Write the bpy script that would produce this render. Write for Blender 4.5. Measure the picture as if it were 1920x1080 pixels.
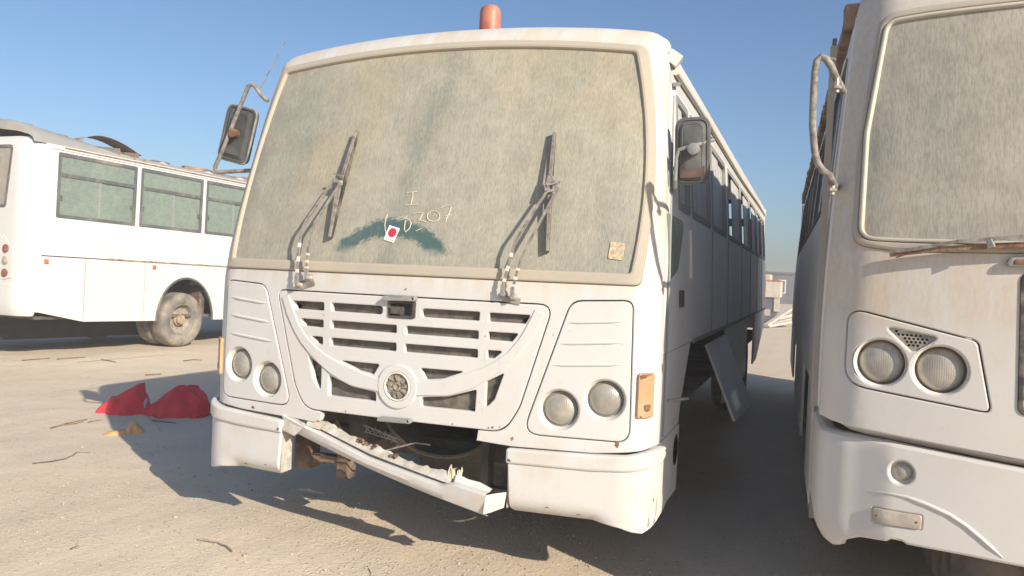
import bpy, math, random
import numpy as np
from mathutils import Matrix, Vector
from mathutils.geometry import delaunay_2d_cdt

for o in list(bpy.data.objects): bpy.data.objects.remove(o)
sc = bpy.context.scene
COL = sc.collection
R = math.radians
random.seed(7); rng = np.random.default_rng(7)

# ------------------------------------------------------------------ camera, sky, sun, exposure
cam = bpy.data.cameras.new('camera'); cam_o = bpy.data.objects.new('camera', cam); COL.objects.link(cam_o)
cam.sensor_width = 36.0; cam.lens = 27.75; cam.clip_start = .05; cam.clip_end = 3000
d = Vector((560, 0, -1480)).normalized()             # world +y seen from the camera
hd = Vector((1, -.043, 0)); up = d.cross(hd)
if up.y < 0: up = -up
up.normalize(); xr = d.cross(up)
M = Matrix((xr, d, up)).transposed()                 # world -> camera
cam_o.matrix_world = Matrix.Translation((1.89, -3.53, 1.47)) @ M.transposed().to_4x4()
sc.camera = cam_o

SUN = Vector((-1.68, 1.04, -1.0)).normalized()       # the way the light travels
sun_el = math.asin(-SUN.z)
sun_az = math.atan2(-SUN.x, -SUN.y)                  # clockwise from +y
w = bpy.data.worlds.new('World'); sc.world = w; w.use_nodes = True
nt = w.node_tree; nt.nodes.clear()
sky = nt.nodes.new('ShaderNodeTexSky'); sky.sky_type = 'NISHITA'; sky.sun_disc = False
sky.sun_elevation = sun_el; sky.sun_rotation = sun_az
sky.altitude = 0; sky.air_density = 1.0; sky.dust_density = 1.5; sky.ozone_density = 4.6
bg = nt.nodes.new('ShaderNodeBackground'); bg.inputs['Strength'].default_value = .10
out = nt.nodes.new('ShaderNodeOutputWorld')
nt.links.new(sky.outputs[0], bg.inputs[0]); nt.links.new(bg.outputs[0], out.inputs[0])
sl = bpy.data.lights.new('sun', 'SUN'); sl.energy = 4.6; sl.angle = R(.55); sl.color = (1, .90, .74)
so = bpy.data.objects.new('sun', sl); COL.objects.link(so); so.location = (20, -15, 14)
so.rotation_euler = SUN.to_track_quat('-Z', 'Y').to_euler()
sc.view_settings.view_transform = 'Standard'; sc.view_settings.look = 'None'
sc.view_settings.gamma = 1; sc.view_settings.exposure = .47
sc.render.engine = 'CYCLES'; sc.cycles.max_bounces = 12; sc.cycles.diffuse_bounces = 7
sc.render.resolution_x = 1024; sc.render.resolution_y = 576

# ------------------------------------------------------------------ node helpers
class NT:
    def __init__(s, name):
        s.m = bpy.data.materials.new(name); s.m.use_nodes = True
        s.t = s.m.node_tree; s.t.nodes.clear()
        s.out = s.n('ShaderNodeOutputMaterial')
        s.tc = s.n('ShaderNodeTexCoord')
    def n(s, ty): return s.t.nodes.new(ty)
    def set(s, sock, v):
        if v is None: return
        if isinstance(v, bpy.types.NodeSocket): s.t.links.new(v, sock)
        elif isinstance(v, (tuple, list)) and len(v) == 3 and sock.type == 'RGBA': sock.default_value = (*v, 1)
        else: sock.default_value = v
    @property
    def obj(s): return s.tc.outputs['Object']
    def map(s, scale=(1,1,1), rot=(0,0,0), loc=(0,0,0), vec=None):
        n = s.n('ShaderNodeMapping'); s.set(n.inputs['Vector'], vec or s.obj)
        n.inputs['Scale'].default_value = scale; n.inputs['Rotation'].default_value = rot; n.inputs['Location'].default_value = loc
        return n.outputs[0]
    def noise(s, scale, detail=3, rough=.55, vec=None, dist=0):
        n = s.n('ShaderNodeTexNoise'); s.set(n.inputs['Vector'], vec or s.obj)
        n.inputs['Scale'].default_value = scale; n.inputs['Detail'].default_value = detail
        n.inputs['Roughness'].default_value = rough; n.inputs['Distortion'].default_value = dist
        return n.outputs[0]
    def voro(s, scale, vec=None, feat='F1'):
        n = s.n('ShaderNodeTexVoronoi'); n.feature = feat; s.set(n.inputs['Vector'], vec or s.obj); n.inputs['Scale'].default_value = scale
        return n.outputs[0]
    def xyz(s, vec=None):
        n = s.n('ShaderNodeSeparateXYZ'); s.set(n.inputs[0], vec or s.obj); return n.outputs
    def ma(s, op, a, b=0, c=0, clamp=False):
        n = s.n('ShaderNodeMath'); n.operation = op; n.use_clamp = clamp
        s.set(n.inputs[0], a); s.set(n.inputs[1], b); s.set(n.inputs[2], c); return n.outputs[0]
    def step(s, v, lo, hi, a=0., b=1.):
        n = s.n('ShaderNodeMapRange'); n.interpolation_type = 'SMOOTHSTEP'
        s.set(n.inputs[0], v); n.inputs[1].default_value = lo; n.inputs[2].default_value = hi
        n.inputs[3].default_value = a; n.inputs[4].default_value = b; return n.outputs[0]
    def mix(s, f, a, b):
        n = s.n('ShaderNodeMix'); n.data_type = 'RGBA'; s.set(n.inputs[0], f); s.set(n.inputs[6], a); s.set(n.inputs[7], b)
        return n.outputs[2]
    def bump(s, h, dist=.01, strength=1.):
        n = s.n('ShaderNodeBump'); n.inputs['Distance'].default_value = dist; n.inputs['Strength'].default_value = strength
        s.set(n.inputs['Height'], h); return n.outputs[0]
    def bsdf(s, col, rough=.5, metal=0., normal=None, spec=.5, coat=0.):
        n = s.n('ShaderNodeBsdfPrincipled')
        s.set(n.inputs['Base Color'], col); s.set(n.inputs['Roughness'], rough); s.set(n.inputs['Metallic'], metal)
        n.inputs['Specular IOR Level'].default_value = spec; n.inputs['Coat Weight'].default_value = coat
        if normal: s.set(n.inputs['Normal'], normal)
        return n.outputs[0]
    def done(s, sh): s.t.links.new(sh, s.out.inputs[0]); return s.m

DUST = (.50, .41, .30)
MAT = {}
def paint(name, base=(.61, .605, .595), dust=.25, streak=.3, rough=.38, extra=None, spots=.0):
    t = NT(name)
    big = t.noise(1.3, 5, .62)
    st = t.noise(1, 4, .6, vec=t.map((16, 16, .9)))
    fine = t.noise(55, 3, .6)
    d1 = t.step(big, .42, .75, 0, dust)
    d2 = t.ma('MULTIPLY', t.step(st, .5, .78, 0, streak), t.step(t.noise(.9, 2), .35, .65))
    f = t.ma('ADD', d1, d2)
    f = t.ma('ADD', f, t.step(fine, .35, .8, 0, .09))
    if extra: f = t.ma('ADD', f, extra(t))
    f = t.ma('MINIMUM', f, .95)
    col = t.mix(f, base, DUST)
    sp = t.step(t.noise(70, 2, .5), .72, .76)
    col = t.mix(t.ma('MULTIPLY', sp, spots), col, (.2, .15, .1))
    if name in ('paint_main', 'paint_coach'):
        rr = t.ma('MULTIPLY', t.step(t.noise(1, 4, .65, vec=t.map((26, 26, 1.3), loc=(3, 1, 7))), .60, .74), t.step(t.noise(2.1, 3, .6, vec=t.map(loc=(5, 2, 1))), .52, .66))
        col = t.mix(t.ma('MULTIPLY', rr, .32), col, (.40, .27, .16))
    ro = t.ma('ADD', rough, t.ma('MULTIPLY', f, .5))
    nb = t.bump(t.ma('ADD', t.noise(2.2, 2), t.ma('MULTIPLY', t.noise(90, 2), .012)), .012, .35)
    MAT[name] = t.done(t.bsdf(col, ro, 0, nb, .45)); return MAT[name]

def main_dirt(t):     # dust that ran out from under the windscreen rubber and settled on ledges
    x, y, z = t.xyz()
    a = t.ma('MULTIPLY', t.step(z, 1.46, 1.585), t.step(t.noise(1, 4, .6, vec=t.map((9, 1, 2))), .3, .62))
    b = t.ma('MULTIPLY', t.step(z, .86, .80), t.step(t.noise(7, 3), .4, .7))
    return t.ma('ADD', t.ma('MULTIPLY', a, .5), t.ma('MULTIPLY', b, .25))
def coach_dirt(t):    # the neighbour carries a coat of wind-blown dust over its upper front
    x, y, z = t.xyz()
    st = t.step(t.noise(1, 5, .65, vec=t.map((7, 1, .7))), .32, .62)
    fl = t.step(t.noise(1, 5, .7, vec=t.map((70, 8, 20))), .4, .62)
    a = t.ma('MULTIPLY', t.step(z, 1.38, 1.55), t.ma('ADD', t.ma('MULTIPLY', st, .3), t.ma('MULTIPLY', fl, .26)))
    return t.ma('ADD', a, .07)
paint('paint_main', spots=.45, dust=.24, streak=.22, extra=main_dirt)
paint('paint_coach', (.59, .58, .565), .3, .25, extra=coach_dirt, spots=.15)
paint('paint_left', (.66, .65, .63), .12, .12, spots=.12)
paint('paint_side_lifted', (.74, .74, .735), .3, .3, rough=.5, spots=.15)  # white raised above the front paint to brighten sides standing in shade
paint('dusty_roof', (.27, .275, .27), .45, .2, rough=.8)
paint('dusty_seal', (.40, .36, .30), .8, .3, rough=.8, spots=.5)
paint('seal_pale', (.50, .46, .39), .6, .3, rough=.8)
paint('black_seal', (.085, .09, .095), .55, .35, rough=.7)
paint('grey_frame', (.24, .25, .25), .35, .2, rough=.6)
paint('cup_paint', (.72, .68, .61), .5, .1, rough=.6)

def dusty_glass(name, tint=(.085, .145, .142), dust=(.41, .38, .31), cover=.86, rot=0., smear=False, fine=1., tan=.0, thru=.15, amp=1.):
    t = NT(name)
    x, y, z = t.xyz()
    fl = t.noise(1, 3, .6, vec=t.map((215*fine, 20, 38*fine), (0, R(rot), 0)))
    fl2 = t.noise(1, 3, .6, vec=t.map((70*fine, 9, 7*fine), (0, R(rot), 0)))
    band = t.noise(1, 3, .55, vec=t.map((3.2, 1, .35)))
    big = t.noise(1.1, 3, .5)
    m = t.ma('ADD', t.step(fl, .36, .60, -.15, .11), t.step(fl2, .3, .7, -.07, .05))
    m = t.ma('ADD', m, t.step(band, .33, .68, .05, -.09))
    m = t.ma('ADD', m, t.step(big, .3, .7, -.08, .08))
    m = t.ma('ADD', t.ma('MULTIPLY', m, amp), cover)
    edge = None
    if smear:
        dx = t.ma('ADD', x, .115); dz = t.ma('SUBTRACT', z, 1.50)
        r = t.ma('SQRT', t.ma('ADD', t.ma('MULTIPLY', dx, dx), t.ma('MULTIPLY', dz, t.ma('MULTIPLY', dz, 1.25))))
        an = t.n('ShaderNodeCombineXYZ'); t.set(an.inputs[0], t.ma('ARCTAN2', dx, dz)); t.set(an.inputs[1], r)
        br = t.noise(1, 4, .6, vec=t.map((9, 110, 1), vec=an.outputs[0]))
        k = t.ma('ABSOLUTE', t.ma('SUBTRACT', r, .352))
        k = t.ma('ADD', k, t.ma('MULTIPLY', t.ma('SUBTRACT', t.noise(26, 4, .65), .5), .075))
        k = t.ma('ADD', k, t.ma('MULTIPLY', t.ma('SUBTRACT', br, .5), .06))
        wipe = t.ma('MULTIPLY', t.step(k, .064, .026), t.step(t.ma('ADD', dz, t.ma('MULTIPLY', t.noise(22, 3), .07)), .205, .265))
        m = t.ma('SUBTRACT', m, t.ma('MULTIPLY', wipe, .86))
        # long run where water came down the middle
        run = t.ma('ADD', t.ma('ADD', x, .03), t.ma('MULTIPLY', t.ma('SUBTRACT', z, 2.2), -.16))
        run = t.ma('ADD', run, t.ma('MULTIPLY', t.ma('SUBTRACT', t.noise(4, 2), .5), .12))
        m = t.ma('SUBTRACT', m, t.step(t.ma('ABSOLUTE', run), .11, .0, 0, .2))
    m = t.ma('MINIMUM', t.ma('MAXIMUM', m, 0), 1)
    dc = t.mix(t.step(t.noise(9, 4, .6), .35, .7), dust, tuple(c*.86 for c in dust))
    if tan: dc = t.mix(t.step(t.ma('ADD', t.noise(2.0, 3), t.ma('MULTIPLY', z, .22)), .92, 1.16, 0, tan), dc, (.44, .34, .21))
    dsh = t.bsdf(dc, .95, 0, t.bump(fl, .0015, .6), .15)
    gl = t.bsdf(tint, .12, 0, None, .6)
    tr = t.n('ShaderNodeBsdfTransparent'); tr.inputs[0].default_value = (.5, .62, .6, 1)
    g2 = t.n('ShaderNodeMixShader'); g2.inputs[0].default_value = thru; t.t.links.new(gl, g2.inputs[1]); t.t.links.new(tr.outputs[0], g2.inputs[2])
    mx = t.n('ShaderNodeMixShader'); t.set(mx.inputs[0], m); t.t.links.new(g2.outputs[0], mx.inputs[1]); t.t.links.new(dsh, mx.inputs[2])
    MAT[name] = t.done(mx.outputs[0])
dusty_glass('windscreen_dust', smear=True, rot=4, tan=.28)
dusty_glass('coach_screen_dust', (.12, .15, .14), (.385, .355, .30), .90, rot=1, fine=.7)
dusty_glass('side_glass_left', (.08, .13, .11), (.32, .365, .31), .55, fine=.9, thru=.12, amp=.55)
dusty_glass('side_glass_main', (.06, .07, .08), (.56, .55, .53), .92, fine=.3, thru=.15, amp=.6)
dusty_glass('side_glass_coach', (.02, .028, .035), (.35, .36, .36), .30, fine=.3, thru=.1)
t = NT('lens_glass')
c = t.mix(t.step(t.noise(11, 4, .6), .35, .7), (.29, .275, .24), (.42, .395, .34))
fl_ = t.n('ShaderNodeTexWave'); fl_.inputs['Scale'].default_value = 38; t.set(fl_.inputs['Vector'], t.obj)
MAT['lens_glass'] = t.done(t.bsdf(c, t.step(t.noise(6, 4, .6), .35, .7, .18, .6), .1, t.bump(fl_.outputs['Fac'], .0012, .35), .6, .6))

def simple(name, col, rough=.6, metal=0., var=.25, dust=.3, scale=14, bump=.0, dcol=DUST):
    t = NT(name)
    v = t.noise(scale, 4, .6)
    c = t.mix(t.step(v, .3, .7), tuple(k*(1-var) for k in col), tuple(min(1, k*(1+var)) for k in col))
    c = t.mix(t.step(t.noise(scale*.45, 5, .65), .38, .72, 0, dust), c, dcol)
    nb = t.bump(t.noise(scale*3, 3, .6), bump) if bump else None
    MAT[name] = t.done(t.bsdf(c, rough, metal, nb, .4))
simple('rust', (.17, .085, .05), .9, 0, .5, .35, 22, .003)
simple('worn_steel', (.33, .31, .29), .55, .4, .35, .45, 30, .002)
simple('brown_rust_tube', (.20, .175, .155), .75, 0, .4, .55, 34, 0, (.42, .395, .36))
simple('dark_plastic', (.035, .037, .04), .5, 0, .3, .25, 9)
simple('mirror_shell', (.06, .065, .07), .6, 0, .3, .3, 10, 0, (.26, .25, .23))
simple('mirror_shell_worn', (.085, .088, .09), .7, 0, .3, .3, 10, 0, (.24, .23, .21))
simple('shroud_grey', (.17, .17, .165), .8, 0, .2, .4, 6, 0, (.30, .26, .21))
simple('radiator_shade', (.03, .03, .03), .9, 0, .3, .2, 6, 0, (.05, .045, .04))  # near-black for the radiator and for the added shade box
simple('rubber', (.035, .035, .035), .8, 0, .3, .4, 20)
simple('tyre_dusty', (.16, .15, .135), .95, 0, .25, .75, 6, .004, (.42, .36, .285))
simple('rim_dusty', (.26, .235, .21), .8, 0, .3, .7, 9, .002, (.42, .355, .28))
simple('hub_brown', (.33, .24, .16), .85, 0, .3, .6, 18, .003)
simple('chassis', (.10, .09, .08), .85, 0, .4, .5, 7, .003, (.26, .215, .165))
simple('chassis_brown', (.105, .07, .055), .9, 0, .4, .4, 12, .003)
simple('amber_faded', (.50, .30, .16), .5, 0, .15, .4, 12, 0, (.58, .44, .30))
simple('amber_red', (.52, .12, .06), .5, 0, .15, .15, 12)
simple('beacon_red', (.42, .11, .065), .45, 0, .2, .45, 10, 0, (.50, .30, .21))
simple('tail_red', (.25, .07, .055), .35, 0, .2, .35, 12)
simple('tail_clear', (.42, .37, .31), .35, 0, .2, .35, 12)
simple('grille_mesh', (.23, .215, .20), .6, .3, .3, .45, 30)
simple('emblem_metal', (.33, .30, .26), .5, .35, .6, .6, 38, .006)
simple('white_label', (.85, .85, .84), .6, 0, .03, .05, 9)
simple('red_print', (.72, .02, .05), .5, 0, .05, .03, 9)
simple('grey_print', (.45, .45, .45), .6, 0, .05, 0, 9)
simple('paper_tan', (.50, .40, .27), .9, 0, .35, .35, 60)
simple('chalk', (.60, .56, .42), .95, 0, .1, .1, 20)
simple('interior', (.10, .10, .10), .9, 0, .2, .2, 5)
simple('red_cloth', (.70, .042, .055), .9, 0, .15, .25, 5, .006, (.55, .16, .13))
simple('tan_cloth', (.62, .34, .15), .9, 0, .2, .3, 20, .002)
simple('blue_scrap', (.45, .50, .68), .7, 0, .1, .1, 9)
simple('twig_wood', (.17, .115, .075), .95, 0, .35, .3, 30)
simple('twig_grey', (.24, .22, .19), .95, 0, .3, .4, 30)
simple('wire_black', (.04, .038, .036), .7, 0, .3, .4, 30)
simple('cream_metal', (.60, .53, .44), .8, 0, .15, .4, 4)
simple('shed_grey', (.10, .11, .13), .8, 0, .15, .2, 2)
simple('far_red', (.35, .12, .08), .8, 0, .2, .3, 4)
simple('pale_beam', (.55, .50, .44), .85, 0, .2, .4, 6)
simple('torn_board', (.45, .43, .40), .9, 0, .2, .5, 22, .003)
simple('roof_rust', (.20, .13, .09), .9, 0, .45, .5, 9, .004)

# sand
t = NT('sand')
n1 = t.noise(.35, 5, .6); n2 = t.noise(3.2, 6, .62); n3 = t.noise(26, 5, .65); n4 = t.noise(160, 3, .6)
trk = t.noise(1, 4, .6, vec=t.map((2.4, .35, 1), (0, 0, R(70))))
c = t.mix(t.step(n1, .3, .7), (.66, .545, .415), (.72, .605, .47))
c = t.mix(t.step(n2, .35, .7, 0, .4), c, (.59, .485, .365))
c = t.mix(t.step(trk, .45, .7, 0, .4), c, (.63, .535, .415))
c = t.mix(t.step(n3, .56, .72, 0, .45), c, (.64, .56, .46))
c = t.mix(t.step(n4, .62, .75, 0, .2), c, (.38, .305, .23))
vv = t.voro(38); vv2 = t.voro(95)
peb = t.ma('MULTIPLY', t.step(vv, .30, .12), t.step(t.noise(5, 3), .45, .62))
c = t.mix(t.ma('MULTIPLY', peb, .5), c, (.60, .54, .46))
def cells(sc_):
    n = t.n('ShaderNodeTexVoronoi'); n.inputs['Scale'].default_value = sc_; t.set(n.inputs['Vector'], t.obj)
    q = t.n('ShaderNodeSeparateXYZ'); t.set(q.inputs[0], n.outputs['Color']); return n.outputs['Distance'], q.outputs[0], q.outputs[1]
patch = t.step(t.noise(1.1, 4, .6), .40, .62)
grit = None
for sc_, am in ((46, .55), (105, .5), (190, .45)):
    di, r0, r1 = cells(sc_)
    core = t.step(di, .62/1.3, .25/1.3)
    pale = t.ma('MULTIPLY', t.ma('MULTIPLY', t.step(r0, .80, .86), core), t.ma('ADD', t.ma('MULTIPLY', patch, am), .22))
    dark = t.ma('MULTIPLY', t.ma('MULTIPLY', t.step(r0, .10, .06), core), t.ma('ADD', t.ma('MULTIPLY', patch, .35), .2))
    c = t.mix(pale, c, (.70, .61, .49)); c = t.mix(dark, c, (.24, .19, .145))
    h_ = t.ma('MULTIPLY', t.ma('MULTIPLY', t.step(r0, .5, .56), core), t.ma('ADD', t.ma('MULTIPLY', patch, 20/sc_), 6/sc_))
    grit = h_ if grit is None else t.ma('ADD', grit, h_)
hgt = t.ma('ADD', grit, 0)
hgt0 = t.ma('ADD', t.ma('ADD', t.ma('MULTIPLY', n2, .9), t.ma('MULTIPLY', n3, .5)), t.ma('ADD', t.ma('MULTIPLY', n4, .16), t.ma('ADD', t.ma('MULTIPLY', peb, .35), t.ma('MULTIPLY', t.step(vv2, .5, .1), .12))))
MAT['sand'] = t.done(t.bsdf(c, .97, 0, t.bump(t.ma('ADD', t.ma('ADD', hgt0, hgt), t.ma('MULTIPLY', trk, 1.6)), .022, .45), .1))
simple('pebble', (.46, .39, .31), .95, 0, .35, .6, 40, 0, (.30, .245, .19))

# ------------------------------------------------------------------ mesh helpers
def tag(o, label=None, cat=None, group=None, kind=None):
    if label: o['label'] = label
    if cat: o['category'] = cat
    if group: o['group'] = group
    if kind: o['kind'] = kind
    return o
def empty(name, loc=(0,0,0), rot=(0,0,0)):
    o = bpy.data.objects.new(name, None); COL.objects.link(o); o.location = loc; o.rotation_euler = rot
    o.empty_display_size = .2; return o
def mesh_obj(name, V, F, mat, parent=None, sharp=38, label=None, rim=None):
    me = bpy.data.meshes.new(name)
    me.from_pydata([tuple(map(float, v)) for v in V], [], [tuple(int(i) for i in f) for f in F]); me.update()
    me.materials.append(MAT[mat])
    me.shade_smooth(); me.set_sharp_from_angle(angle=R(sharp))
    if rim:
        ev = np.zeros(len(me.edges)*2, np.int32); me.edges.foreach_get('vertices', ev); ev = ev.reshape(-1,2)
        ra = np.zeros(len(me.vertices), np.int32)
        for q, idx in enumerate(rim): ra[idx] = q+1
        k = np.maximum([len(i) for i in rim], 1); pos = np.zeros(len(me.vertices), np.int32)
        for idx in rim: pos[idx] = np.arange(len(idx))
        ln = np.zeros(len(me.vertices), np.int32)
        for idx in rim: ln[idx] = len(idx)
        a, b = ev[:,0], ev[:,1]; same = (ra[a] > 0) & (ra[a] == ra[b]); dp = np.abs(pos[a]-pos[b]); hit = same & ((dp == 1) | (dp == ln[a]-1))
        at = me.attributes.get('sharp_edge') or me.attributes.new('sharp_edge', 'BOOLEAN', 'EDGE')
        cur = np.zeros(len(me.edges), bool); at.data.foreach_get('value', cur); at.data.foreach_set('value', cur | hit)
    o = bpy.data.objects.new(name, me); COL.objects.link(o)
    if parent: o.parent = parent
    if label: o['label'] = label
    return o

class MB:
    def __init__(s): s.V = []; s.F = []
    def add(s, V, F):
        b = len(s.V); s.V += [tuple(v) for v in V]; s.F += [tuple(i+b for i in f) for f in F]; return s
    def box(s, a, b, M=None):
        (x0,y0,z0), (x1,y1,z1) = a, b
        V = [(x0,y0,z0),(x1,y0,z0),(x1,y1,z0),(x0,y1,z0),(x0,y0,z1),(x1,y0,z1),(x1,y1,z1),(x0,y1,z1)]
        if M is not None: V = [tuple(M @ Vector(v)) for v in V]
        return s.add(V, [(0,3,2,1),(4,5,6,7),(0,1,5,4),(1,2,6,5),(2,3,7,6),(3,0,4,7)])
    def tube(s, pts, r, n=8, cap=True, flat=1., upv=None):
        pts = [Vector(p) for p in pts]; N = len(pts)
        rs = r if isinstance(r, (list, tuple)) else [r]*N
        rings = []; prev = None
        for i, p in enumerate(pts):
            dd = (pts[min(i+1, N-1)] - pts[max(i-1, 0)]).normalized()
            if prev is None:
                ref = Vector(upv) if upv else (Vector((0,0,1)) if abs(dd.z) < .9 else Vector((0,1,0)))
            else: ref = prev
            a = (ref - dd*ref.dot(dd)).normalized(); b = dd.cross(a); prev = a
            rings.append([p + a*(rs[i]*math.cos(2*math.pi*k/n)) + b*(rs[i]*flat*math.sin(2*math.pi*k/n)) for k in range(n)])
        V = [v for ring in rings for v in ring]
        F = [(i*n+k, i*n+(k+1)%n, (i+1)*n+(k+1)%n, (i+1)*n+k) for i in range(N-1) for k in range(n)]
        if cap: F += [tuple(range(n-1, -1, -1)), tuple((N-1)*n+k for k in range(n))]
        return s.add(V, F)
    def bar(s, p, q, w, h, upv=(0,0,1)):
        p, q = Vector(p), Vector(q); dd = (q-p).normalized(); ref = Vector(upv)
        if abs(dd.dot(ref)) > .98: ref = Vector((0,1,0))
        b = dd.cross(ref).normalized(); a = b.cross(dd)
        V = [e + b*sx*w/2 + a*sz*h/2 for e in (p, q) for sx, sz in ((-1,-1),(1,-1),(1,1),(-1,1))]
        return s.add(V, [(3,2,1,0),(4,5,6,7),(0,1,5,4),(1,2,6,5),(2,3,7,6),(3,0,4,7)])
    def lathe(s, prof, c, axis=(0,0,1), n=24, ref=None, closed=False):
        ax = Vector(axis).normalized(); a = Vector(ref) if ref else (Vector((1,0,0)) if abs(ax.x) < .9 else Vector((0,0,1)))
        a = (a - ax*a.dot(ax)).normalized(); b = ax.cross(a); c = Vector(c)
        V = [c + ax*h + (a*math.cos(2*math.pi*k/n) + b*math.sin(2*math.pi*k/n))*r for r, h in prof for k in range(n)]
        m = len(prof); F = []
        for i in range(m if closed else m-1):
            j = (i+1) % m
            F += [(i*n+k, i*n+(k+1)%n, j*n+(k+1)%n, j*n+k) for k in range(n)]
        return s.add(V, F)
    def grid(s, P):           # P[i][j] points
        n, m = len(P), len(P[0])
        return s.add([p for row in P for p in row], [(i*m+j, i*m+j+1, (i+1)*m+j+1, (i+1)*m+j) for i in range(n-1) for j in range(m-1)])
    def build(s, name, mat, parent=None, sharp=38, label=None): return mesh_obj(name, s.V, s.F, mat, parent, sharp, label)

def area(L): L = np.asarray(L); return .5*np.sum(L[:,0]*np.roll(L[:,1], -1) - np.roll(L[:,0], -1)*L[:,1])
def rounded(pts, r=0., k=5):          # polygon corners (x, z[, radius]) -> filleted loop
    out_ = []; n = len(pts)
    for i, p in enumerate(pts):
        rr = p[2] if len(p) > 2 else r
        P = np.array(p[:2], float); A = np.array(pts[i-1][:2], float)-P; B = np.array(pts[(i+1) % n][:2], float)-P
        la, lb = np.linalg.norm(A), np.linalg.norm(B)
        if rr <= 0: out_.append(P); continue
        A /= la; B /= lb
        ang = math.acos(max(-1, min(1, A@B))); tt = min(rr/math.tan(ang/2), .49*la, .49*lb) if ang < 3.1 else 0
        if tt < 1e-5: out_.append(P); continue
        for q in range(k+1):
            u = q/k; out_.append((1-u)**2*(P+A*tt) + 2*u*(1-u)*P + u*u*(P+B*tt))
    return np.array(out_)
def resample(L, h):
    L = np.asarray(L, float); o = []
    for i in range(len(L)):
        a, b = L[i], L[(i+1) % len(L)]; m = max(1, int(math.ceil(np.linalg.norm(b-a)/h)))
        if np.linalg.norm(b-a) < 1e-7: continue
        o += [a+(b-a)*q/m for q in range(m)]
    return np.array(o)
def inset(L, b):
    e = np.roll(L, -1, 0)-L; e /= np.maximum(np.linalg.norm(e, axis=1, keepdims=True), 1e-9)
    nn = np.stack([-e[:,1], e[:,0]], 1); a = nn+np.roll(nn, 1, 0)
    a /= np.maximum(np.linalg.norm(a, axis=1, keepdims=True), 1e-6); c = np.maximum((a*nn).sum(1, keepdims=True), .45)
    return L + a*b/c
def pip(P, L):
    x, y = P[:,0], P[:,1]; ins = np.zeros(len(P), bool)
    for i in range(len(L)):
        x0, y0 = L[i]; x1, y1 = L[i-1]
        if y0 == y1: continue
        c_ = ((y0 > y) != (y1 > y)) & (x < (x1-x0)*(y-y0)/(y1-y0)+x0); ins ^= c_
    return ins
def seg_dist(P, L, closed=True):
    A = L if closed else L[:-1]; B = np.roll(L, -1, 0) if closed else L[1:]
    D = B-A; l2 = np.maximum((D*D).sum(1), 1e-12); best = np.full(len(P), 1e9)
    for i in range(len(A)):
        tt = np.clip(((P-A[i])@D[i])/l2[i], 0, 1); q = A[i]+tt[:,None]*D[i]
        best = np.minimum(best, np.hypot(*(P-q).T))
    return best
def panel(outline, holes, surf, off=0., depth=.02, bevel=.005, g=.08, offf=None, rings=(), hbevel=None):
    loops = [np.asarray(outline, float)] + [np.asarray(h, float) for h in holes]
    loops = [L if (area(L) > 0) == (i == 0) else L[::-1] for i, L in enumerate(loops)]
    loops = [resample(L, g*.8) for L in loops]
    def mp(UV, o):
        P, N = surf(UV[:,0], UV[:,1]); oo = o + (offf(UV[:,0], UV[:,1]) if offf else 0)
        return P + N*np.reshape(oo, (-1,1)) if np.ndim(oo) else P + N*oo
    V = []; F = []; top = []; topi = []; nv = 0
    for li, L in enumerate(loops):
        b = bevel if li == 0 or hbevel is None else hbevel
        prev = None; n = len(L)
        for s_, (ins, do) in enumerate(((b, 0), (.3*b, -.3*b), (0, -b), (0, -depth))):
            Q = inset(L, ins) if ins else L
            V.append(mp(Q, off+do)); idx = np.arange(nv, nv+n); nv += n
            if s_ == 0: top.append(Q); topi.append(idx)
            else: F += [(prev[(i+1) % n], prev[i], idx[i], idx[(i+1) % n]) for i in range(n)]
            prev = idx
    T0 = top[0]
    lo, hi = T0.min(0), T0.max(0)
    gx = np.arange(lo[0]+g*.5, hi[0], g); gy = np.arange(lo[1]+g*.5, hi[1], g)
    I = np.array([(a+(g*.25 if q % 2 else 0), b_) for q, b_ in enumerate(gy) for a in gx]) if len(gx) and len(gy) else np.zeros((0,2))
    for r_ in rings: I = np.vstack([I, inset(loops[0], r_)])
    if len(I):
        ok = pip(I, T0)
        for T in top[1:]: ok &= ~pip(I, T)
        I = I[ok]
        if len(I):
            dd = np.min([seg_dist(I, T) for T in top], 0); I = I[dd > (.006 if rings else g*.3)]
    V.append(mp(I, off) if len(I) else np.zeros((0,3))); ii = np.arange(nv, nv+len(I)); nv += len(I)
    pts = np.vstack(top+[I]); ids = np.concatenate(topi+[ii])
    ed = []; k0 = 0
    for T in top:
        ed += [(k0+i, k0+(i+1) % len(T)) for i in range(len(T))]; k0 += len(T)
    res = delaunay_2d_cdt([Vector(p) for p in pts], ed, [], 0, 1e-7, True)
    vs, fs, ov = res[0], res[2], res[3]
    vid = [ids[o[0]] if o else -1 for o in ov]
    cen = np.array([np.mean([vs[i] for i in f], 0) for f in fs])
    ok = pip(cen, top[0])
    for T in top[1:]: ok &= ~pip(cen, T)
    for f, k in zip(fs, ok):
        if k and all(vid[i] >= 0 for i in f):
            a = np.array([vs[i] for i in f]); q = [vid[i] for i in f]
            F.append(tuple(q) if area(a) > 0 else tuple(q[::-1]))
    V = np.vstack(V); panel.rim = topi
    # outward winding
    c0 = np.mean(T0, 0)[None]; P0, N0 = surf(c0[:,0], c0[:,1]); Pu, _ = surf(c0[:,0]+.001, c0[:,1]); Pv, _ = surf(c0[:,0], c0[:,1]+.001)
    if np.dot(np.cross((Pu-P0)[0], (Pv-P0)[0]), N0[0]) < 0: F = [f[::-1] for f in F]
    return V, F
def panel_obj(name, mat, parent, outline, holes, surf, label=None, sharp=38, **k):
    V, F = panel(outline, holes, surf, **k); return mesh_obj(name, V, F, mat, parent, sharp, label, panel.rim)
def mirrored(L): return [(-p[0], *p[1:]) for p in L][::-1]
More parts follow.
